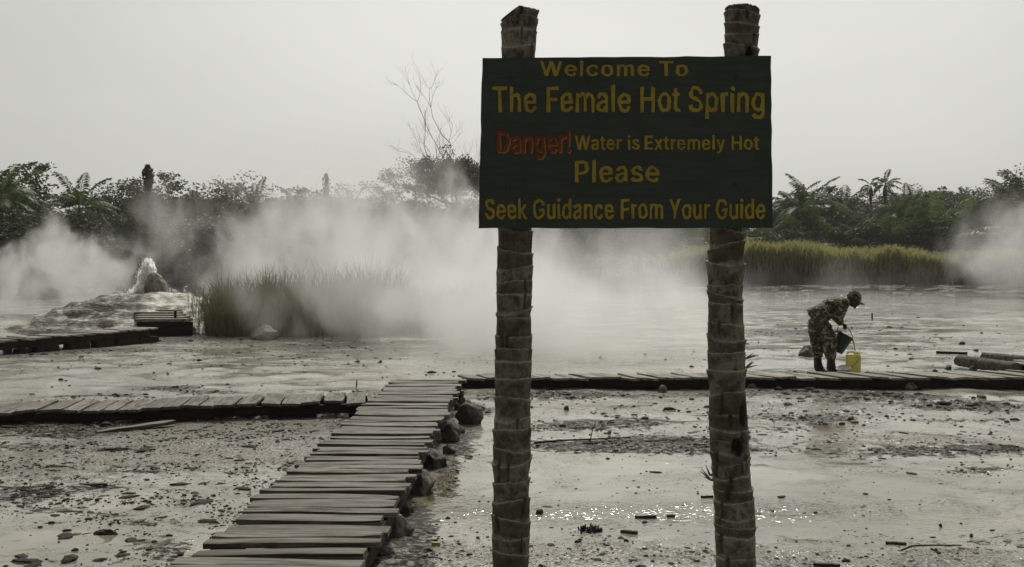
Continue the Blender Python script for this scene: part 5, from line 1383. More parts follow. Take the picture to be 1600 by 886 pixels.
    for k in range(2):
        o_ = k * n * 3
        for i in range(n - 1):
            for j in range(2):
                f = (o_ + i * 3 + j, o_ + (i + 1) * 3 + j, o_ + (i + 1) * 3 + j + 1, o_ + i * 3 + j + 1)
                fs.append(f if k == 0 else f[::-1])
    for i in range(n - 1):
        a, b = i * 3 + 2, (i + 1) * 3 + 2
        fs.append((a, b, b + n * 3, a + n * 3))
    br.add(vs, fs)
    br.build('brim', M['camo'], cap, True)
    # eyes
    t = NT('eye_white'); t.bsdf((.55, .5, .45), .3)
    for s in (-1, 1):
        e = MB()
        side = up.cross(fwd).normalized() * s
        e.lathe([(.002, -.011), (.008, -.008), (.011, 0), (.008, .008), (.002, .011)], 10, hc + side * .032 + fwd * .088 - up * .028)
        e.build('eye', t.m, body, True)
    return root
man = make_man()
MAN = Vector(man.location)

# the bucket he tips, the water, the jerrycan and the basin
def make_bucket():
    o0, o1 = U(424, 588, -.03), U(492, 458, -.03)
    ax = (o1 - o0)
    L = ax.length
    root = empty('bucket', MAN + o0, 'dark green plastic bucket tipped in the man\'s hands', 'bucket')
    t = NT('green_plastic'); p = t.coord('Object'); n = t.noise(p, 14.0, 5, .6)
    t.bsdf(t.mix(t.rng(n, .3, .7), (.008, .028, .018), (.014, .042, .028)), .42); M['green'] = t.m
    rot = ax.to_track_quat('Z', 'Y').to_matrix()
    b = MB()
    r0, r1 = .085, .124
    prof = [(.004, 0), (r0 - .006, 0), (r0, .006)]
    for i in range(1, 9): prof.append((r0 + (r1 - r0) * i / 8, L * i / 8 - .01))
    prof += [(r1 + .006, L - .012), (r1 + .008, L - .004), (r1 + .004, L), (r1 - .004, L - .003)]
    for i in range(8, -1, -1): prof.append((r0 + (r1 - r0) * i / 8 - .006, max(.008, L * i / 8 - .012)))
    prof.append((.004, .008))
    b.lathe(prof, 32, (0, 0, 0), rot)
    bk = b.build('pail', M['green'], root, True)
    h = MB()
    side = Vector((0, 1, 0))
    c = rot @ Vector((0, 0, L - .015))
    hand = (U(486, 388, -.03) - o0)
    pts = []
    for i in range(13):
        a = math.pi * i / 12
        up_ = (hand - c)
        w = Vector((ax.normalized().z, 0, -ax.normalized().x)) * (r1 + .006)
        pts.append(c + w * math.cos(a) * (1 if True else 0) + up_ * math.sin(a) ** .8 + w * 0.0)
    h.tube(pts, .0055, 7)
    t = NT('handle_wire'); t.bsdf((.05, .05, .045), .4, None, Metallic=.6)
    h.build('handle', t.m, root, True)
    # water leaving the lip
    w = MB()
    lip = U(541, 497, -.03)
    tgt = U(566, 580, -.03)
    for k in range(5):
        pts = []
        for i in range(10):
            u = i / 9
            x = lip.x + (tgt.x - lip.x) * (u ** .55) + random.uniform(-.003, .003)
            z = lip.z + (tgt.z - lip.z) * (u ** 1.3)
            pts.append((x, lip.y + random.uniform(-.006, .006) + (k - 2) * .005, z))
        w.tube(pts, [.012, .011, .010, .009, .008, .008, .007, .006, .006, .005], 6)
    t = NT('pouring_water'); t.bsdf((.85, .86, .84), .15, None, Transmission_Weight=.55, IOR=1.33)
    s = w.build('water_stream', t.m, None, True, MAN)
    tag(s, 'thin stream of water falling from the bucket lip into the yellow jerrycan', 'water stream')
make_bucket()

def make_jerrycan():
    # stands beside the boardwalk with its spout under the stream
    c = U(550, 773, -.04)
    c.z = 0
    root = empty('jerrycan', MAN + c, 'yellow plastic jerrycan standing open under the pouring water', 'jerrycan', rz=R(-14))
    t = NT('yellow_plastic'); p = t.coord('Object'); n = t.noise(p, 9.0, 5, .6)
    cc = t.mix(t.rng(n, .35, .7), (.74, .70, .27), (.63, .59, .24))
    cc = t.mix(t.rng(t.noise(p, 30.0, 4, .6), .6, .7, 0, .5), cc, (.24, .20, .08))
    pb = t.bsdf(cc, .42, None)
    tl = t.new('ShaderNodeBsdfTranslucent'); t.set(tl.inputs['Color'], cc)
    ms = t.new('ShaderNodeMixShader'); ms.inputs[0].default_value = .45
    t.l.new(pb.outputs[0], ms.inputs[1]); t.l.new(tl.outputs[0], ms.inputs[2]); t.l.new(ms.outputs[0], t.out.inputs['Surface'])
    M['yellow'] = t.m
    H = .325
    bm = bmesh.new()
    r = bmesh.ops.create_cube(bm, size=1)
    for v in bm.verts:
        v.co = Vector((v.co.x * .215, v.co.y * .155, (v.co.z + .5) * H))
    bmesh.ops.bevel(bm, geom=bm.edges[:], offset=.026, segments=4, profile=.6, affect='EDGES')
    me = bpy.data.meshes.new('can_body'); bm.to_mesh(me); bm.free()
    me.materials.append(M['yellow'])
    me.polygons.foreach_set('use_smooth', np.ones(len(me.polygons), dtype=bool))
    body = link('can_body', me, root)
    sp = MB()
    sp.lathe([(.030, 0), (.030, .022), (.034, .024), (.034, .034), (.026, .034), (.025, .0)], 20, (.062, 0, H - .006), Matrix.Rotation(R(12), 3, 'Y'))
    sp.build('spout', M['yellow'], root, True)
    hd = MB()
    hd.tube([(-.085, 0, H - .012), (-.08, 0, H + .022), (-.055, 0, H + .034), (-.005, 0, H + .034), (.018, 0, H + .020), (.022, 0, H - .012)], .0125, 10)
    hd.build('handle', M['yellow'], root, True)
    for s in (-1, 1):
        rb = MB()
        for k in range(2):
            rb.tube([(-.07, s * .0765, .06 + k * .02), (.0, s * .0785, .15 + k * .02), (.07, s * .0765, .24 + k * .02)], .005, 6)
        rb.build('side_rib', M['yellow'], body, True)
make_jerrycan()

def make_basin():
    c = U(466, 765, -.16); c.z = 0.002
    root = empty('basin', MAN + c, 'small white basin with a dark rim between the boots and the jerrycan', 'basin')
    root.rotation_euler = (R(14), R(-10), 0)
    root.location.z += .03
    t = NT('white_enamel'); p = t.coord('Object')
    t.bsdf(t.mix(t.rng(t.noise(p, 14.0, 5, .6), .4, .7), (.86, .86, .83), (.7, .69, .64)), .3)
    b = MB()
    b.lathe([(.004, 0), (.065, 0), (.08, .014), (.108, .095), (.117, .102), (.117, .106), (.106, .104), (.076, .02), (.004, .012)], 30)
    b.build('bowl', t.m, root, True)
    r = MB()
    pts = [(.118 * math.cos(a), .118 * math.sin(a), .106) for a in np.linspace(0, 2 * math.pi, 33)]
    r.tube(pts, .0045, 6, False)
    t = NT('dark_rim'); t.bsdf((.012, .016, .03), .35)
    r.build('rim', t.m, root, True)
make_basin()

# ------------------------------------------------------------------ grass and reeds
def blade_arrays(x, y, z, h, w, bend, az, face):
    """Bent tapering blades: three pairs of points and a tip each."""
    n = len(x)
    vs = np.zeros((n, 7, 3))
    for k, (u, ww) in enumerate(((0, .8), (.4, 1.0), (.75, .7))):
        off = bend * u ** 2 * h
        cx, cy, cz = x + off * np.cos(az), y + off * np.sin(az), z + h * u * (1 - .18 * bend * u)
        for s, kk in ((-1, 2 * k), (1, 2 * k + 1)):
            vs[:, kk, 0] = cx + s * w * ww * .5 * np.cos(face)
            vs[:, kk, 1] = cy + s * w * ww * .5 * np.sin(face)
            vs[:, kk, 2] = cz
    vs[:, 6, 0], vs[:, 6, 1], vs[:, 6, 2] = x + bend * h * np.cos(az), y + bend * h * np.sin(az), z + h * (1 - .25 * bend)
    b = (np.arange(n) * 7)[:, None]
    f = [tuple(r) for r in np.concatenate([b + [0, 1, 3, 2], b + [2, 3, 5, 4]]).tolist()] + [tuple(r) for r in (b + [4, 5, 6]).tolist()]
    return vs.reshape(-1, 3), f

def join_mesh(name, chunks, mats):
    V, Fs, FM, RN = [], [], [], []
    n = 0
    for (v, f, mi, rnd) in chunks:
        V.append(v); Fs.extend([tuple(i + n for i in q) for q in f]); FM.extend([mi] * len(f)); RN.append(rnd)
        n += len(v)
    return mesh(name, np.concatenate(V), Fs, mats, False, {'rnd': np.concatenate(RN)}, FM)

M['grass_leaf'] = mat_leaf('tall_grass_leaf', (.10, .105, .045), (.185, .18, .085), 1.5, .3)
M['grass_dry'] = mat_leaf('tall_grass_dry', (.10, .088, .058), (.17, .15, .10), 1.5, .2)
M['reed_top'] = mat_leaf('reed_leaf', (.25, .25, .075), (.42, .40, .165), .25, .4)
M['reed_stem'] = mat_leaf('reed_stem', (.026, .024, .018), (.06, .053, .038), .3, .1)  # brown stems darkened to put shade low in the bed into the colour

def make_grass():
    n = 7500
    # an island of tall grass on the far side of the flat
    px = RNG.uniform(322, 760, n)
    base_py = 526 + RNG.uniform(-13, 1, n) + np.where(px > 600, -4, 0) - np.clip(330 - px, 0, 40) * .1
    q = [at(a, b) for a, b in zip(px, base_py)]
    x, y = np.array([p.x for p in q]), np.array([p.y for p in q])
    prof = .45 + 1.15 * sstep(305, 350, px) * (1 - .45 * sstep(560, 760, px))
    h = prof * (.35 + 1.15 * fbm(x, y, .9, 4, 60)) * RNG.uniform(.5, 1.2, n)
    w = RNG.uniform(.010, .022, n)
    v, f = blade_arrays(x, y, np.full(n, -.02), h, w, RNG.uniform(.05, .5, n), RNG.uniform(0, 6.28, n), RNG.uniform(-.9, .9, n))
    dry = RNG.random(n) < .38
    rn = np.repeat(RNG.random(n), 7)
    mi = np.tile(np.where(dry, 1, 0), 3)
    me = mesh('tall_grass', v, f, [M['grass_leaf'], M['grass_dry']], False, {'rnd': rn}, np.concatenate([np.where(dry, 1, 0)] * 2 + [np.where(dry, 1, 0)]))
    o = link('tall_grass', me)
    tag(o, 'tall olive grass growing in a thick bank at the far edge of the mud', 'grass', kind='stuff')
    # sparse stalks standing at its left end
    n = 90
    px = RNG.uniform(296, 345, n)
    q = [at(a, b) for a, b in zip(px, RNG.uniform(508, 526, n))]
    x, y = np.array([p.x for p in q]), np.array([p.y for p in q])
    v, f = blade_arrays(x, y, np.full(n, .0), RNG.uniform(.7, 1.45, n), RNG.uniform(.008, .016, n), RNG.uniform(.0, .35, n), RNG.uniform(0, 6.28, n), RNG.uniform(-.5, .5, n))
    o = link('grass_stalks', mesh('grass_stalks', v, f, M['grass_dry'], False, {'rnd': np.repeat(RNG.random(n), 7)}))
    tag(o, 'sparse dry stalks at the left end of the tall grass', 'grass', kind='stuff')
make_grass()

def make_reeds():
    n = 30000
    D0 = 110.0
    u = RNG.uniform(-8, 68, n)
    dep = RNG.random(n) ** 1.3 * 11
    x, y = u, D0 + dep + 1.8 * (fbm(u, dep * 0, .18, 3, 71) - .5)
    top = np.interp(800 + F_PX * x / D0, [640, 1030, 1090, 1180, 1260, 1330, 1420, 1560, 1700], [415, 398, 386, 374, 375, 380, 386, 392, 392])
    h = (CAM_Z + (HORIZON - top) / F_PX * D0) * (.62 + .62 * fbm(x, y, .42, 5, 72)) * RNG.uniform(.80, 1.08, n) + .35
    h *= np.clip(.93 + dep * .008, 0, 1.02)
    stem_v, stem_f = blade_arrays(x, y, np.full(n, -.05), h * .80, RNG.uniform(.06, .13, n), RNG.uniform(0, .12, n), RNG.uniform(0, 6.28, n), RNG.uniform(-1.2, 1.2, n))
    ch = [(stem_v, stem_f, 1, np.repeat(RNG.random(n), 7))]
    for k in range(3):
        zz = h * RNG.uniform(.30, .74, n)
        lv, lf = blade_arrays(x + RNG.normal(0, .06, n), y + RNG.normal(0, .06, n), zz, (h - zz) * RNG.uniform(.75, 1.05, n), RNG.uniform(.07, .15, n), RNG.uniform(.1, .75, n), RNG.uniform(0, 6.28, n), RNG.uniform(-1.4, 1.4, n))
        ch.append((lv, lf, 0, np.repeat(RNG.random(n), 7)))
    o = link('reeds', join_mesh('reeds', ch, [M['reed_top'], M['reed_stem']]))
    tag(o, 'dense yellow-green reed bed with brown stems coloured shade-dark lining the far shore of the pool', 'reeds', kind='stuff')
make_reeds()

def make_undergrowth():
    n = 26000
    x = RNG.uniform(-62, 6, n)
    y = 57 + (x + 62) * .52 + RNG.uniform(-2.5, 9, n)
    h = 2.6 * fbm(x, y, .35, 4, 91) + .5
    z = h * RNG.random(n) ** .8
    v, f = leaf_quads(np.column_stack([x, y, z]), .42, .5, RNG, .1)
    o = link('undergrowth', mesh('undergrowth', v, f, M['leaf_dark'], False, {'rnd': np.repeat(RNG.random(n), 4)}))
    tag(o, 'dark leafy undergrowth at the foot of the left bank trees', 'undergrowth', kind='stuff')

# ------------------------------------------------------------------ trees
M['leaf_dark'] = mat_leaf('leaf_dark', (.030, .036, .018), (.070, .080, .038), .5, .3)
M['leaf_mid'] = mat_leaf('leaf_mid', (.040, .052, .020), (.095, .115, .045), .5, .35)
M['leaf_pale'] = mat_leaf('leaf_pale', (.055, .062, .032), (.115, .125, .065), .5, .35)
M['frond'] = mat_leaf('palm_frond', (.040, .062, .018), (.125, .165, .05), .4, .35)
M['frond_dry'] = mat_leaf('palm_frond_dry', (.12, .105, .065), (.24, .215, .15), .4, .25)
M['bark'] = mat_plain('tree_bark', (.085, .075, .06), .85, .4, 6.0, .5, .03)
M['bark_grey'] = mat_plain('bare_branch', (.30, .28, .25), .85, .3, 6.0, .3, .02)

def leaf_quads(c, size, asp=.45, rng=RNG, droop=0.0):
    """One folded diamond per leaf."""
    n = len(c)
    d = rng.normal(0, 1, (n, 3)); d[:, 2] = d[:, 2] * .6 - droop
    d /= np.linalg.norm(d, axis=1)[:, None]
    r = rng.normal(0, 1, (n, 3))
    s = np.cross(d, r); s /= np.linalg.norm(s, axis=1)[:, None] + 1e-9
    nn = np.cross(d, s)
    L = (size * rng.uniform(.6, 1.35, n))[:, None]
    v = np.zeros((n, 4, 3))
    v[:, 0] = c - d * L * .5
    v[:, 1] = c + s * L * asp * .5 + nn * L * .06
    v[:, 2] = c + d * L * .5 - nn * L * .10
    v[:, 3] = c - s * L * asp * .5 + nn * L * .06
    f = (np.arange(n)[:, None] * 4 + np.array([0, 1, 2, 3])).tolist()
    return v.reshape(-1, 3), [tuple(q) for q in f]

def limb_pts(p0, d, L, n, rnd, wob=.16, up=.05):
    pts = [Vector(p0)]
    d = Vector(d).normalized()
    for i in range(n):
        d = (d + Vector((rnd.gauss(0, wob), rnd.gauss(0, wob), rnd.gauss(0, wob * .6) + up))).normalized()
        pts.append(pts[-1] + d * (L / n))
    return pts

def broadleaf(seed, H, spread, clumps, per, leaf, mat, low=.25, flat=1.0, csize=.55, bmin=-.35):
    """(trunk mesh, crown mesh) for a tree H tall."""
    rnd = random.Random(seed); rng = np.random.default_rng(seed)
    tb = MB()
    tr = limb_pts((0, 0, -.1), (rnd.uniform(-.1, .1), rnd.uniform(-.1, .1), 1), H * .55, 6, rnd, .07, .1)
    r0 = H * .022
    tb.tube(tr, [r0 * (1.25 - i / len(tr) * .75) for i in range(len(tr))], 8)
    tips = []
    for i in range(rnd.randint(8, 11)):
        a = i * 2.4 + rnd.uniform(-.4, .4)
        st = tr[rnd.randint(2, len(tr) - 1)]
        d = Vector((math.cos(a), math.sin(a), rnd.uniform(.35, 1.2) * flat))
        pts = limb_pts(st, d, spread * rnd.uniform(.55, 1.0), 5, rnd, .18, .08 * flat)
        tb.tube(pts, [r0 * (.5 - i_ * .08) for i_ in range(6)], 5)
        tips += pts[2:]
        for _ in range(2):
            p2 = limb_pts(pts[rnd.randint(2, 4)], Vector((rnd.uniform(-1, 1), rnd.uniform(-1, 1), rnd.uniform(.1, .9) * flat)), spread * .4, 4, rnd, .2, .05)
            tb.tube(p2, [r0 * .2, r0 * .16, r0 * .12, r0 * .08, r0 * .04], 4)
            tips += p2[2:]
    cs = []
    while len(cs) < clumps:
        if rnd.random() < .55:
            p = Vector(rnd.choice(tips)) + Vector((rnd.gauss(0, .35), rnd.gauss(0, .35), rnd.gauss(0, .25)))
        else:
            a, b = rnd.uniform(0, 6.28), rnd.uniform(bmin, 1)
            rr = rnd.uniform(.55, 1.0) * (1 + .25 * math.sin(a * 3 + seed) + .15 * math.sin(a * 5 + b * 4))
            cb = math.sqrt(max(0, 1 - b * b))
            p = Vector((rr * spread * cb * math.cos(a), rr * spread * cb * math.sin(a), H * (.5 + low * .3) + rr * b * H * .46 * flat))
        if low * H < p.z < H * 1.02: cs.append(p)
    cen, rv = [], []
    for p in cs:
        k = int(per * rnd.uniform(.5, 1.5))
        sg = csize * rnd.uniform(.5, 1.25)
        c = rng.normal(0, 1, (k, 3))
        c = c / np.linalg.norm(c, axis=1)[:, None] * (rng.random(k) ** .45)[:, None] * np.array([sg, sg, sg * .6]) * 1.75 + np.array(p)
        cen.append(c)
        rv.append(np.clip(rng.normal(rnd.uniform(.15, .85), .18, k), 0, 1))
    cen, rv = np.concatenate(cen), np.concatenate(rv)
    v, f = leaf_quads(cen, leaf, .5, rng, .15)
    # a trunk and a crown
    return (mesh('trunk', tb.v, tb.f, M['bark'], True), mesh('crown', v, f, M[mat], False, {'rnd': np.repeat(rv, 4)}))

def frond(rng, L, up, az, droop, nl, lw, ll):
    """leaflets and stem of one feather palm leaf, from the origin"""
    n = 10
    el = up
    p = np.zeros(3); pts = [p.copy()]
    for i in range(n):
        el2 = el - droop * ((i + .5) / n) ** 1.3
        d = np.array([math.cos(az) * math.cos(el2), math.sin(az) * math.cos(el2), math.sin(el2)])
        p = p + d * L / n
        pts.append(p.copy())
    pts = np.array(pts)
    u = np.linspace(.16, .995, nl)
    idx = u * n
    i0 = np.clip(idx.astype(int), 0, n - 1)
    fr = (idx - i0)[:, None]
    c = pts[i0] * (1 - fr) + pts[i0 + 1] * fr
    tng = pts[i0 + 1] - pts[i0]
    tng /= np.linalg.norm(tng, axis=1)[:, None]
    side = np.cross(tng, np.array([0, 0, 1.0])); side /= np.linalg.norm(side, axis=1)[:, None] + 1e-9
    V = []
    prof = np.sin(np.clip(u * 1.02, 0, 1) * math.pi) ** .55
    for s in (-1, 1):
        l = (ll * (.25 + .75 * prof) * rng.uniform(.8, 1.15, nl))[:, None]
        d = side * s * .82 + tng * .55 + np.array([0, 0, -.12])
        d += rng.normal(0, .10, d.shape)
        d /= np.linalg.norm(d, axis=1)[:, None]
        tip = c + d * l + np.array([0, 0, -.30]) * l
        m = c + d * l * .5
        wv = tng * lw * .5
        q = np.stack([c - wv * .5, m - wv, tip, m + wv], 1)
        V.append(q.reshape(-1, 3))
    rad = np.linspace(.035, .008, n + 1) * (L / 3)
    st = []
    for k in range(n):
        a, b = pts[k], pts[k + 1]
        sd = np.array([-math.sin(az), math.cos(az), 0])
        st.append(np.array([a - sd * rad[k], b - sd * rad[k + 1], b + sd * rad[k + 1], a + sd * rad[k]]))
    V = np.concatenate(V + st)
    return V

def palm(seed, H, nf, L, dead=.12, trunk_r=.16, up=(-.35, 1.45), droop=(.8, 1.7), nl=34, lw=.11, ll=.62, lean=.06):
    rnd = random.Random(seed); rng = np.random.default_rng(seed)
    tb = MB()
    pts, rad = [], []
    lx, ly = rnd.uniform(-lean, lean) * H, rnd.uniform(-lean, lean) * H
    n = max(4, int(H * 3))
    for i in range(n + 1):
        u = i / n
        pts.append((lx * u * u, ly * u * u, H * u - .1)); rad.append(trunk_r * (1.2 - .4 * u) * (1.10 if i % 2 else .95))
    tb.tube(pts, rad, 8)
    top = np.array(pts[-1])
    VV, rv, dv = [], [], []
    for i in range(nf):
        u = (i + .5) / nf
        el = up[1] + (up[0] - up[1]) * u ** .85 + rnd.gauss(0, .10)
        az = i * 2.399 + rnd.uniform(-.25, .25)
        isd = u > 1 - dead
        V = frond(rng, L * rnd.uniform(.82, 1.1) * (.85 if isd else 1), el - (.7 if isd else 0), az, rnd.uniform(*droop) * (1.3 if isd else 1), nl, lw, ll * (.7 if isd else 1))
        VV.append(V + top); rv.append(np.full(len(V), np.clip(rnd.gauss(.5, .25), 0, 1))); dv.append(np.full(len(V) // 4, 1 if isd else 0))
    V = np.concatenate(VV)
    f = [tuple(q) for q in (np.arange(len(V) // 4)[:, None] * 4 + np.array([0, 1, 2, 3])).tolist()]
    return (mesh('trunk', tb.v, tb.f, M['bark'], True), mesh('crown', V, f, [M['frond'], M['frond_dry']], False, {'rnd': np.concatenate(rv)}, np.concatenate(dv)))

def bare_tree(seed, H):
    rnd = random.Random(seed)
    tb = MB()
    def grow(p, d, L, r, lev):
        pts = limb_pts(p, d, L, 6, rnd, .035 if lev == 0 else .15, .10)
        tb.tube(pts, [r * (1 - .09 * i) for i in range(7)], 5)
        if lev >= 4: return
        for i in range((7, 4, 3, 2)[lev]):
            k = rnd.randint(2 if lev else 3, 6)
            a = rnd.uniform(0, 6.28)
            t = (pts[min(k, 6)] - pts[k - 1]).normalized()
            o_ = t.orthogonal().normalized()
            nd = t + (o_ * math.cos(a) + t.cross(o_) * math.sin(a)) * rnd.uniform(.5, 1.15)
            grow(pts[k], nd, L * rnd.uniform(.34, .55), r * (.55 if lev == 0 else .52), lev + 1)
    grow((0, 0, -.1), (.02, 0, 1), H * .74, H * .0037, 0)
    grow((-1.0, .2, -.1), (-.05, 0, 1), H * .60, H * .0028, 0)
    return tb

PROTO = {
    'leafy': [broadleaf(s, 7.0, 2.8, 220, 84, .18, m, .08, 1.0, .42, -.7) for s, m in ((21, 'leaf_dark'), (22, 'leaf_mid'), (23, 'leaf_dark'))],
    'round': [broadleaf(s, 7.0, 2.4, 220, 70, .15, m, .1, 1.0, .38, -.6) for s, m in ((31, 'leaf_mid'), (32, 'leaf_pale'))],
    'shrub': [broadleaf(s, 4.2, 2.6, 150, 56, .19, m, .0, .9, .42, -1.0) for s, m in ((41, 'leaf_dark'), (42, 'leaf_mid'))],
    'flat': [broadleaf(51, 9.0, 4.4, 170, 110, .15, 'leaf_dark', .62, .34, .42)],
    'palm': [palm(61, 5.5, 26, 3.2), palm(62, 5.5, 24, 3.0, .2)],
    'tallpalm': [palm(71, 11.5, 20, 2.3, .25, .17, (-.6, 1.2), (.9, 1.6), 26, .13, .55, .01)],
    'wiltpalm': [palm(72, 10.5, 13, 1.8, .35, .13, (-1.0, 1.45), (.9, 1.9), 24, .13, .45, .02)],
    'palmbush': [palm(81, .5, 30, 4.2, .06, .2, (.15, 1.5), (.5, 1.3), 40, .12, .7, .0), palm(82, .6, 26, 3.8, .08, .2, (.1, 1.5), (.6, 1.5), 38, .12, .65, .0)],
}
NAT = {'leafy': 7.0, 'round': 7.0, 'shrub': 4.2, 'flat': 9.0, 'palm': 7.6, 'tallpalm': 12.9, 'wiltpalm': 11.8, 'palmbush': 4.3}
def top_of(pair):
    z = np.zeros(len(pair[1].vertices) * 3); pair[1].vertices.foreach_get('co', z)
    return float(np.percentile(z[2::3], 99.5))
NAT = {k: sum(top_of(q) for q in v) / len(v) for k, v in PROTO.items()}
NAME = {'leafy': ('broadleaf_tree', 'tree', 'broadleaf trees round the springs'), 'round': ('broadleaf_tree', 'tree', 'broadleaf trees round the springs'), 'shrub': ('shrub', 'shrub', 'shrubs round the springs'),
        'flat': ('flat_topped_tree', 'tree', None), 'palm': ('palm_tree', 'palm', 'palms round the springs'), 'tallpalm': ('palm_tree', 'palm', 'palms round the springs'),
        'wiltpalm': ('palm_tree', 'palm', 'palms round the springs'), 'palmbush': ('palm_bush', 'palm bush', 'palm bushes behind the reeds')}
make_undergrowth()
_used = {}
def plant(kind, px, D, top_py, label, wide=1.0, var=None, rz=None):
    k = _used.get(kind, 0); _used[kind] = k + 1
    pr = PROTO[kind]
    tm, cm = pr[k % len(pr) if var is None else var]
    p = at_d(px, HORIZON, D)
    h = CAM_Z + (HORIZON - top_py) / F_PX * D
    s = h / NAT[kind]
    nm, cat, grp = NAME[kind]
    root = empty(nm, (p.x, D, 0), label, cat, grp)
    root.rotation_euler = (0, 0, random.uniform(0, 6.28) if rz is None else rz)
    root.scale = (s * wide, s * wide, s)
    link('trunk', tm, root); link('crown', cm, root)
    return root

ORD = 'first second third fourth fifth sixth seventh eighth ninth tenth eleventh twelfth thirteenth fourteenth fifteenth sixteenth seventeenth eighteenth nineteenth twentieth'.split()
# left bank, back row: the skyline
left_back = [(-60, 268), (12, 262), (60, 304), (185, 290), (205, 284), (255, 292), (300, 280), (345, 290), (400, 292), (455, 294), (505, 297), (560, 292), (610, 297), (660, 296), (715, 300), (780, 306), (850, 300), (930, 306), (1000, 300)]
for i, (px, top) in enumerate(left_back):
    plant(('leafy', 'round')[i % 2] if i not in (1, 4) else 'leafy', px, 68 + i * 2.2 + random.uniform(-2, 2), top, 'dark leafy tree on the left skyline, %s from the left in the back row' % ORD[i], random.uniform(1.0, 1.35))
# left bank, front row
for i in range(17):
    px = -50 + i * 62 + random.uniform(-14, 14)
    plant(('shrub', 'leafy', 'shrub')[i % 3], px, 58 + i * 2.4 + random.uniform(-2, 2), random.uniform(318, 345), 'low dark bush fronting the left bank trees, %s from the left' % ORD[i], random.uniform(1.1, 1.5))
# left palms and odd ones
plant('palm', 2, 62, 250, 'feathery palm at the left edge of the skyline', 1.0)
plant('palm', 118, 63, 271, 'lone palm with three arching fronds on the left skyline', .9)
plant('palm', 36, 66, 285, 'small palm just right of the left edge palm', .8)
plant('palm', 400, 74, 283, 'spiky palm on the skyline above the grass bank', .7)
plant('palm', 462, 78, 292, 'short palm right of the spiky one on the misty skyline', .7)
plant('palm', 545, 80, 295, 'faint palm in the mist left of the flat-topped tree', .7)
plant('flat', 702, 84, 242, 'flat-topped spreading tree beside the left edge of the sign', .78, rz=.4)
# vine-clad stumps
def vine_stump(px, D, top, w, label, n=2600):
    p = at_d(px, HORIZON, D)
    h = CAM_Z + (HORIZON - top) / F_PX * D
    root = empty('vine_clad_trunk', (p.x, D, 0), label, 'dead tree')
    tb = MB(); tb.tube([(0, 0, -.1), (.05, 0, h * .5), (0, 0, h * .96)], [.16, .13, .10], 7)
    tb.build('trunk', M['bark'], root, True)
    u = RNG.random(n)
    z = h * (.35 + .65 * u)
    r = w * (.55 + .5 * np.sin(u * 9) ** 2) * np.where(u > .95, .6, 1.0)
    a = RNG.uniform(0, 6.28, n)
    rr = r * np.sqrt(RNG.random(n))
    v, f = leaf_quads(np.column_stack([rr * np.cos(a), rr * np.sin(a), z]), .2, .6, RNG, .6)
    link('vines', mesh('vines', v, f, M['leaf_dark'], False, {'rnd': np.repeat(RNG.random(n), 4)}), root)
vine_stump(232, 68, 258, .34, 'narrow vine-clad dead trunk rising above the left skyline')
vine_stump(510, 82, 272, .30, 'thin ragged sapling standing above the misty middle skyline', 700)
# the bare tree
p = at_d(712, HORIZON, 90)
tb = bare_tree(12, CAM_Z + (HORIZON - 138) / F_PX * 90)
o = tb.build('bare_tree', M['bark_grey'], None, True, (p.x, 90, 0))
tag(o, 'tall leafless tree with fine branches left of the sign', 'tree')

# right bank: bushes of palm behind the reeds, palms and trees above
for i, (px, top) in enumerate([(1062, 345), (1120, 340), (1178, 336), (1215, 352), (1262, 320), (1300, 318), (1345, 338), (1382, 322), (1415, 305), (1452, 316), (1490, 326), (1530, 318), (1575, 322), (1615, 316), (1660, 318)]):
    plant('palmbush', px, 126 + random.uniform(-2, 3), top, 'arching green palm bush behind the reeds, %s from the left' % ORD[i], random.uniform(.95, 1.3))
for i, (px, top) in enumerate([(1050, 318), (1100, 310), (1160, 300), (1216, 304), (1262, 300), (1310, 305), (1370, 316), (1440, 310), (1490, 302), (1535, 300), (1572, 282), (1605, 266), (1650, 262)]):
    plant(('leafy', 'round')[i % 2], px, 138 + (i % 3) * 4 - (16 if i > 9 else 0), top, 'dark leafy tree behind the palm bushes on the right bank, %s from the left' % ORD[i], random.uniform(1.1, 1.5))
for i in range(13):
    plant('shrub', 1035 + i * 52 + random.uniform(-12, 12), 123.5, random.uniform(358, 378), 'dark undergrowth shrub at the back of the reeds, %s from the left' % ORD[i], random.uniform(1.2, 1.6))
for px, D, top, wd, lab in ((1245, 132, 284, .9, 'left of the three feathery palms crowning the dark clump beside the sign'), (1270, 130, 276, 1.0, 'middle and highest of the three feathery palms beside the sign'), (1318, 132, 287, 1.0, 'right one of the three feathery palms beside the sign'),
                            (1422, 130, 292, .8, 'short palm right of the two tall thin palms'), (1400, 128, 300, .9, 'low palm right below the two tall thin palms'), (1515, 134, 297, .7, 'small palm on the hazy right skyline'), (1588, 128, 270, 1.1, 'palm crowning the tall trees at the right edge')):
    plant('palm', px, D, top, lab, wd)
plant('tallpalm', 1383, 132, 264, 'tallest thin palm on the right skyline', .9, rz=.7)
plant('wiltpalm', 1362, 130, 277, 'slender wilted palm just left of the tallest one', .85)
plant('flat', 1455, 190, 296, 'far pale flat-topped tree on the right skyline', 1.2)

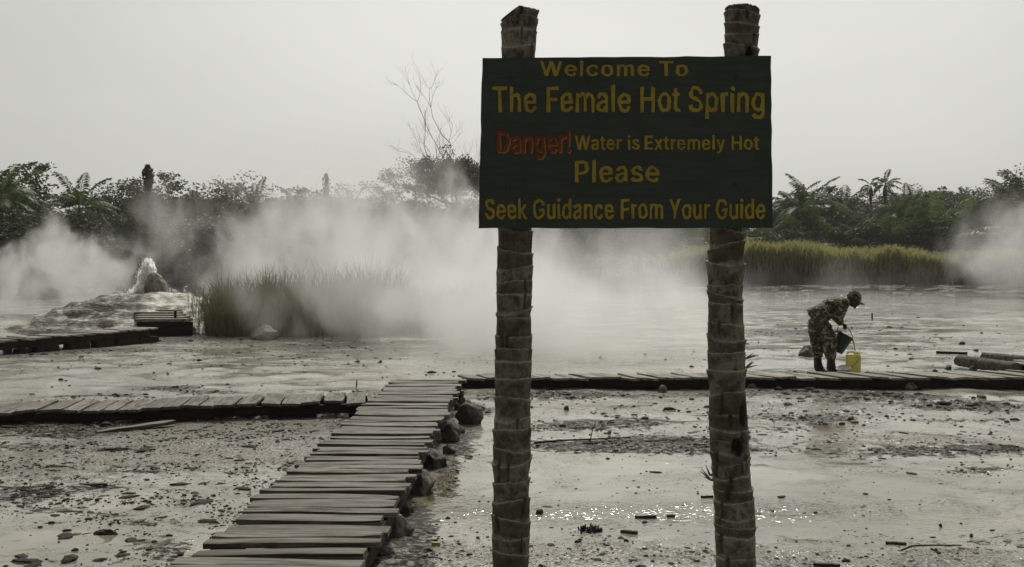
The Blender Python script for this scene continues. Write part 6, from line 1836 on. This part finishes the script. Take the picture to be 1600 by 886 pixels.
# ------------------------------------------------------------------ steam
def steam(label, c, r, dens, nscale=.5, amp=1.2, seed=0, soft=.55, warp=(1, 1, .8), edge=.0, drift=0.0, g=.25, floor=.0, rot=(0, 0, 0)):
    """One body of steam: a closed shell filled with uneven vapour, thicker towards the vents' middle."""
    t = NT('steam_vapour')
    tc = t.new('ShaderNodeTexCoord')
    p = tc.outputs['Object']
    nrm = t.new('ShaderNodeVectorMath'); nrm.operation = 'DIVIDE'
    t.l.new(p, nrm.inputs[0]); nrm.inputs[1].default_value = r
    ln = t.new('ShaderNodeVectorMath'); ln.operation = 'LENGTH'
    t.l.new(nrm.outputs[0], ln.inputs[0])
    fall = t.math('SUBTRACT', 1.0, ln.outputs['Value'])
    mp = t.new('ShaderNodeMapping'); t.l.new(p, mp.inputs[0])
    mp.inputs['Scale'].default_value = warp; mp.inputs['Location'].default_value = (seed * 7.3, seed * 3.1, seed * 5.7)
    mp.inputs['Rotation'].default_value = rot
    n1 = t.noise(mp.outputs[0], nscale, 6, .60, .5)
    n = t.math('SUBTRACT', n1, .5)
    d = t.math('ADD', fall, t.math('MULTIPLY', n, amp))
    d = t.rng(d, edge, edge + soft)
    rim = t.rng(fall, 0, .34)                      # nothing left where the shell ends
    d = t.math('MULTIPLY', t.math('MULTIPLY', d, rim), dens)
    v = t.new('ShaderNodeVolumePrincipled')
    v.inputs['Color'].default_value = (.985, .985, .975, 1)
    v.inputs['Anisotropy'].default_value = g
    t.set(v.inputs['Density'], d)
    t.l.new(v.outputs[0], t.out.inputs['Volume'])
    t.m.cycles.volume_sampling = 'MULTIPLE_IMPORTANCE'
    t.m.cycles.homogeneous_volume = False
    bm = bmesh.new()
    bmesh.ops.create_icosphere(bm, subdivisions=3, radius=1.03)
    zf = floor - c[2]
    for v_ in bm.verts:
        v_.co = Vector((v_.co.x * r[0], v_.co.y * r[1], max(v_.co.z * r[2], zf)))
    me = bpy.data.meshes.new('steam'); bm.to_mesh(me); bm.free()
    me.materials.append(t.m)
    o = link('steam', me, None, c)
    return tag(o, label, 'steam', 'steam drifting over the springs', 'stuff')

def steam_px(label, px, py, D, rx, ry, rz, dens, **kw):
    q = at_d(px, py, D)
    return steam(label, (q.x, D, q.z), (rx / F_PX * D, ry, rz / F_PX * D), dens, **kw)

steam_px('thick white steam cloud billowing behind the geyser spout at left', 110, 455, 38, 190, 3.4, 150, .54, nscale=.66, amp=2.4, seed=1, edge=.36, soft=.34, floor=.02, g=.05)
steam_px('dense white steam bank hanging over the flat behind the sign posts', 870, 530, 21.5, 430, 4.8, 270, .66, nscale=.55, amp=2.4, seed=2, edge=.22, soft=.75, floor=-.01, g=.3)
steam_px('broad grey steam drifting in front of the left trees', 560, 395, 42, 440, 9, 215, .30, nscale=.5, amp=3.0, seed=3, edge=.28, soft=.7, floor=.0, g=.1, rot=(0, R(-40), 0), warp=(1.1, .9, .75))
steam_px('thin veil of steam in front of the tall grass', 610, 455, 24.2, 330, 1.5, 150, .42, nscale=.75, amp=1.9, seed=4, edge=.14, soft=.6, floor=.0)
steam_px('wisp of steam rising from the pool at the right edge', 1600, 400, 62, 150, 6, 140, .15, nscale=.4, amp=2.5, seed=5, edge=.25, soft=.45, floor=.0)
steam_px('faint steam lying on the pool in front of the reeds', 1330, 445, 88, 330, 9, 62, .03, nscale=.22, amp=2.8, seed=6, edge=.5, soft=.6, floor=.0)

# ------------------------------------------------------------------ haze in the air
def make_haze():
    t = NT('hazy_air')
    v = t.new('ShaderNodeVolumePrincipled')
    v.inputs['Color'].default_value = (.97, .97, .94, 1)
    v.inputs['Density'].default_value = .00032
    t.l.new(v.outputs[0], t.out.inputs['Volume'])
    bm = bmesh.new()
    bmesh.ops.create_cube(bm, size=1)
    for q in bm.verts:
        q.co = Vector((q.co.x * 3200, q.co.y * 3200, -1.2 + (q.co.z + .5) * 22))
    me = bpy.data.meshes.new('haze'); bm.to_mesh(me); bm.free()
    me.materials.append(t.m)
    o = link('haze', me)
    tag(o, 'thin grey haze in the damp air over the springs', 'haze', kind='stuff')
make_haze()
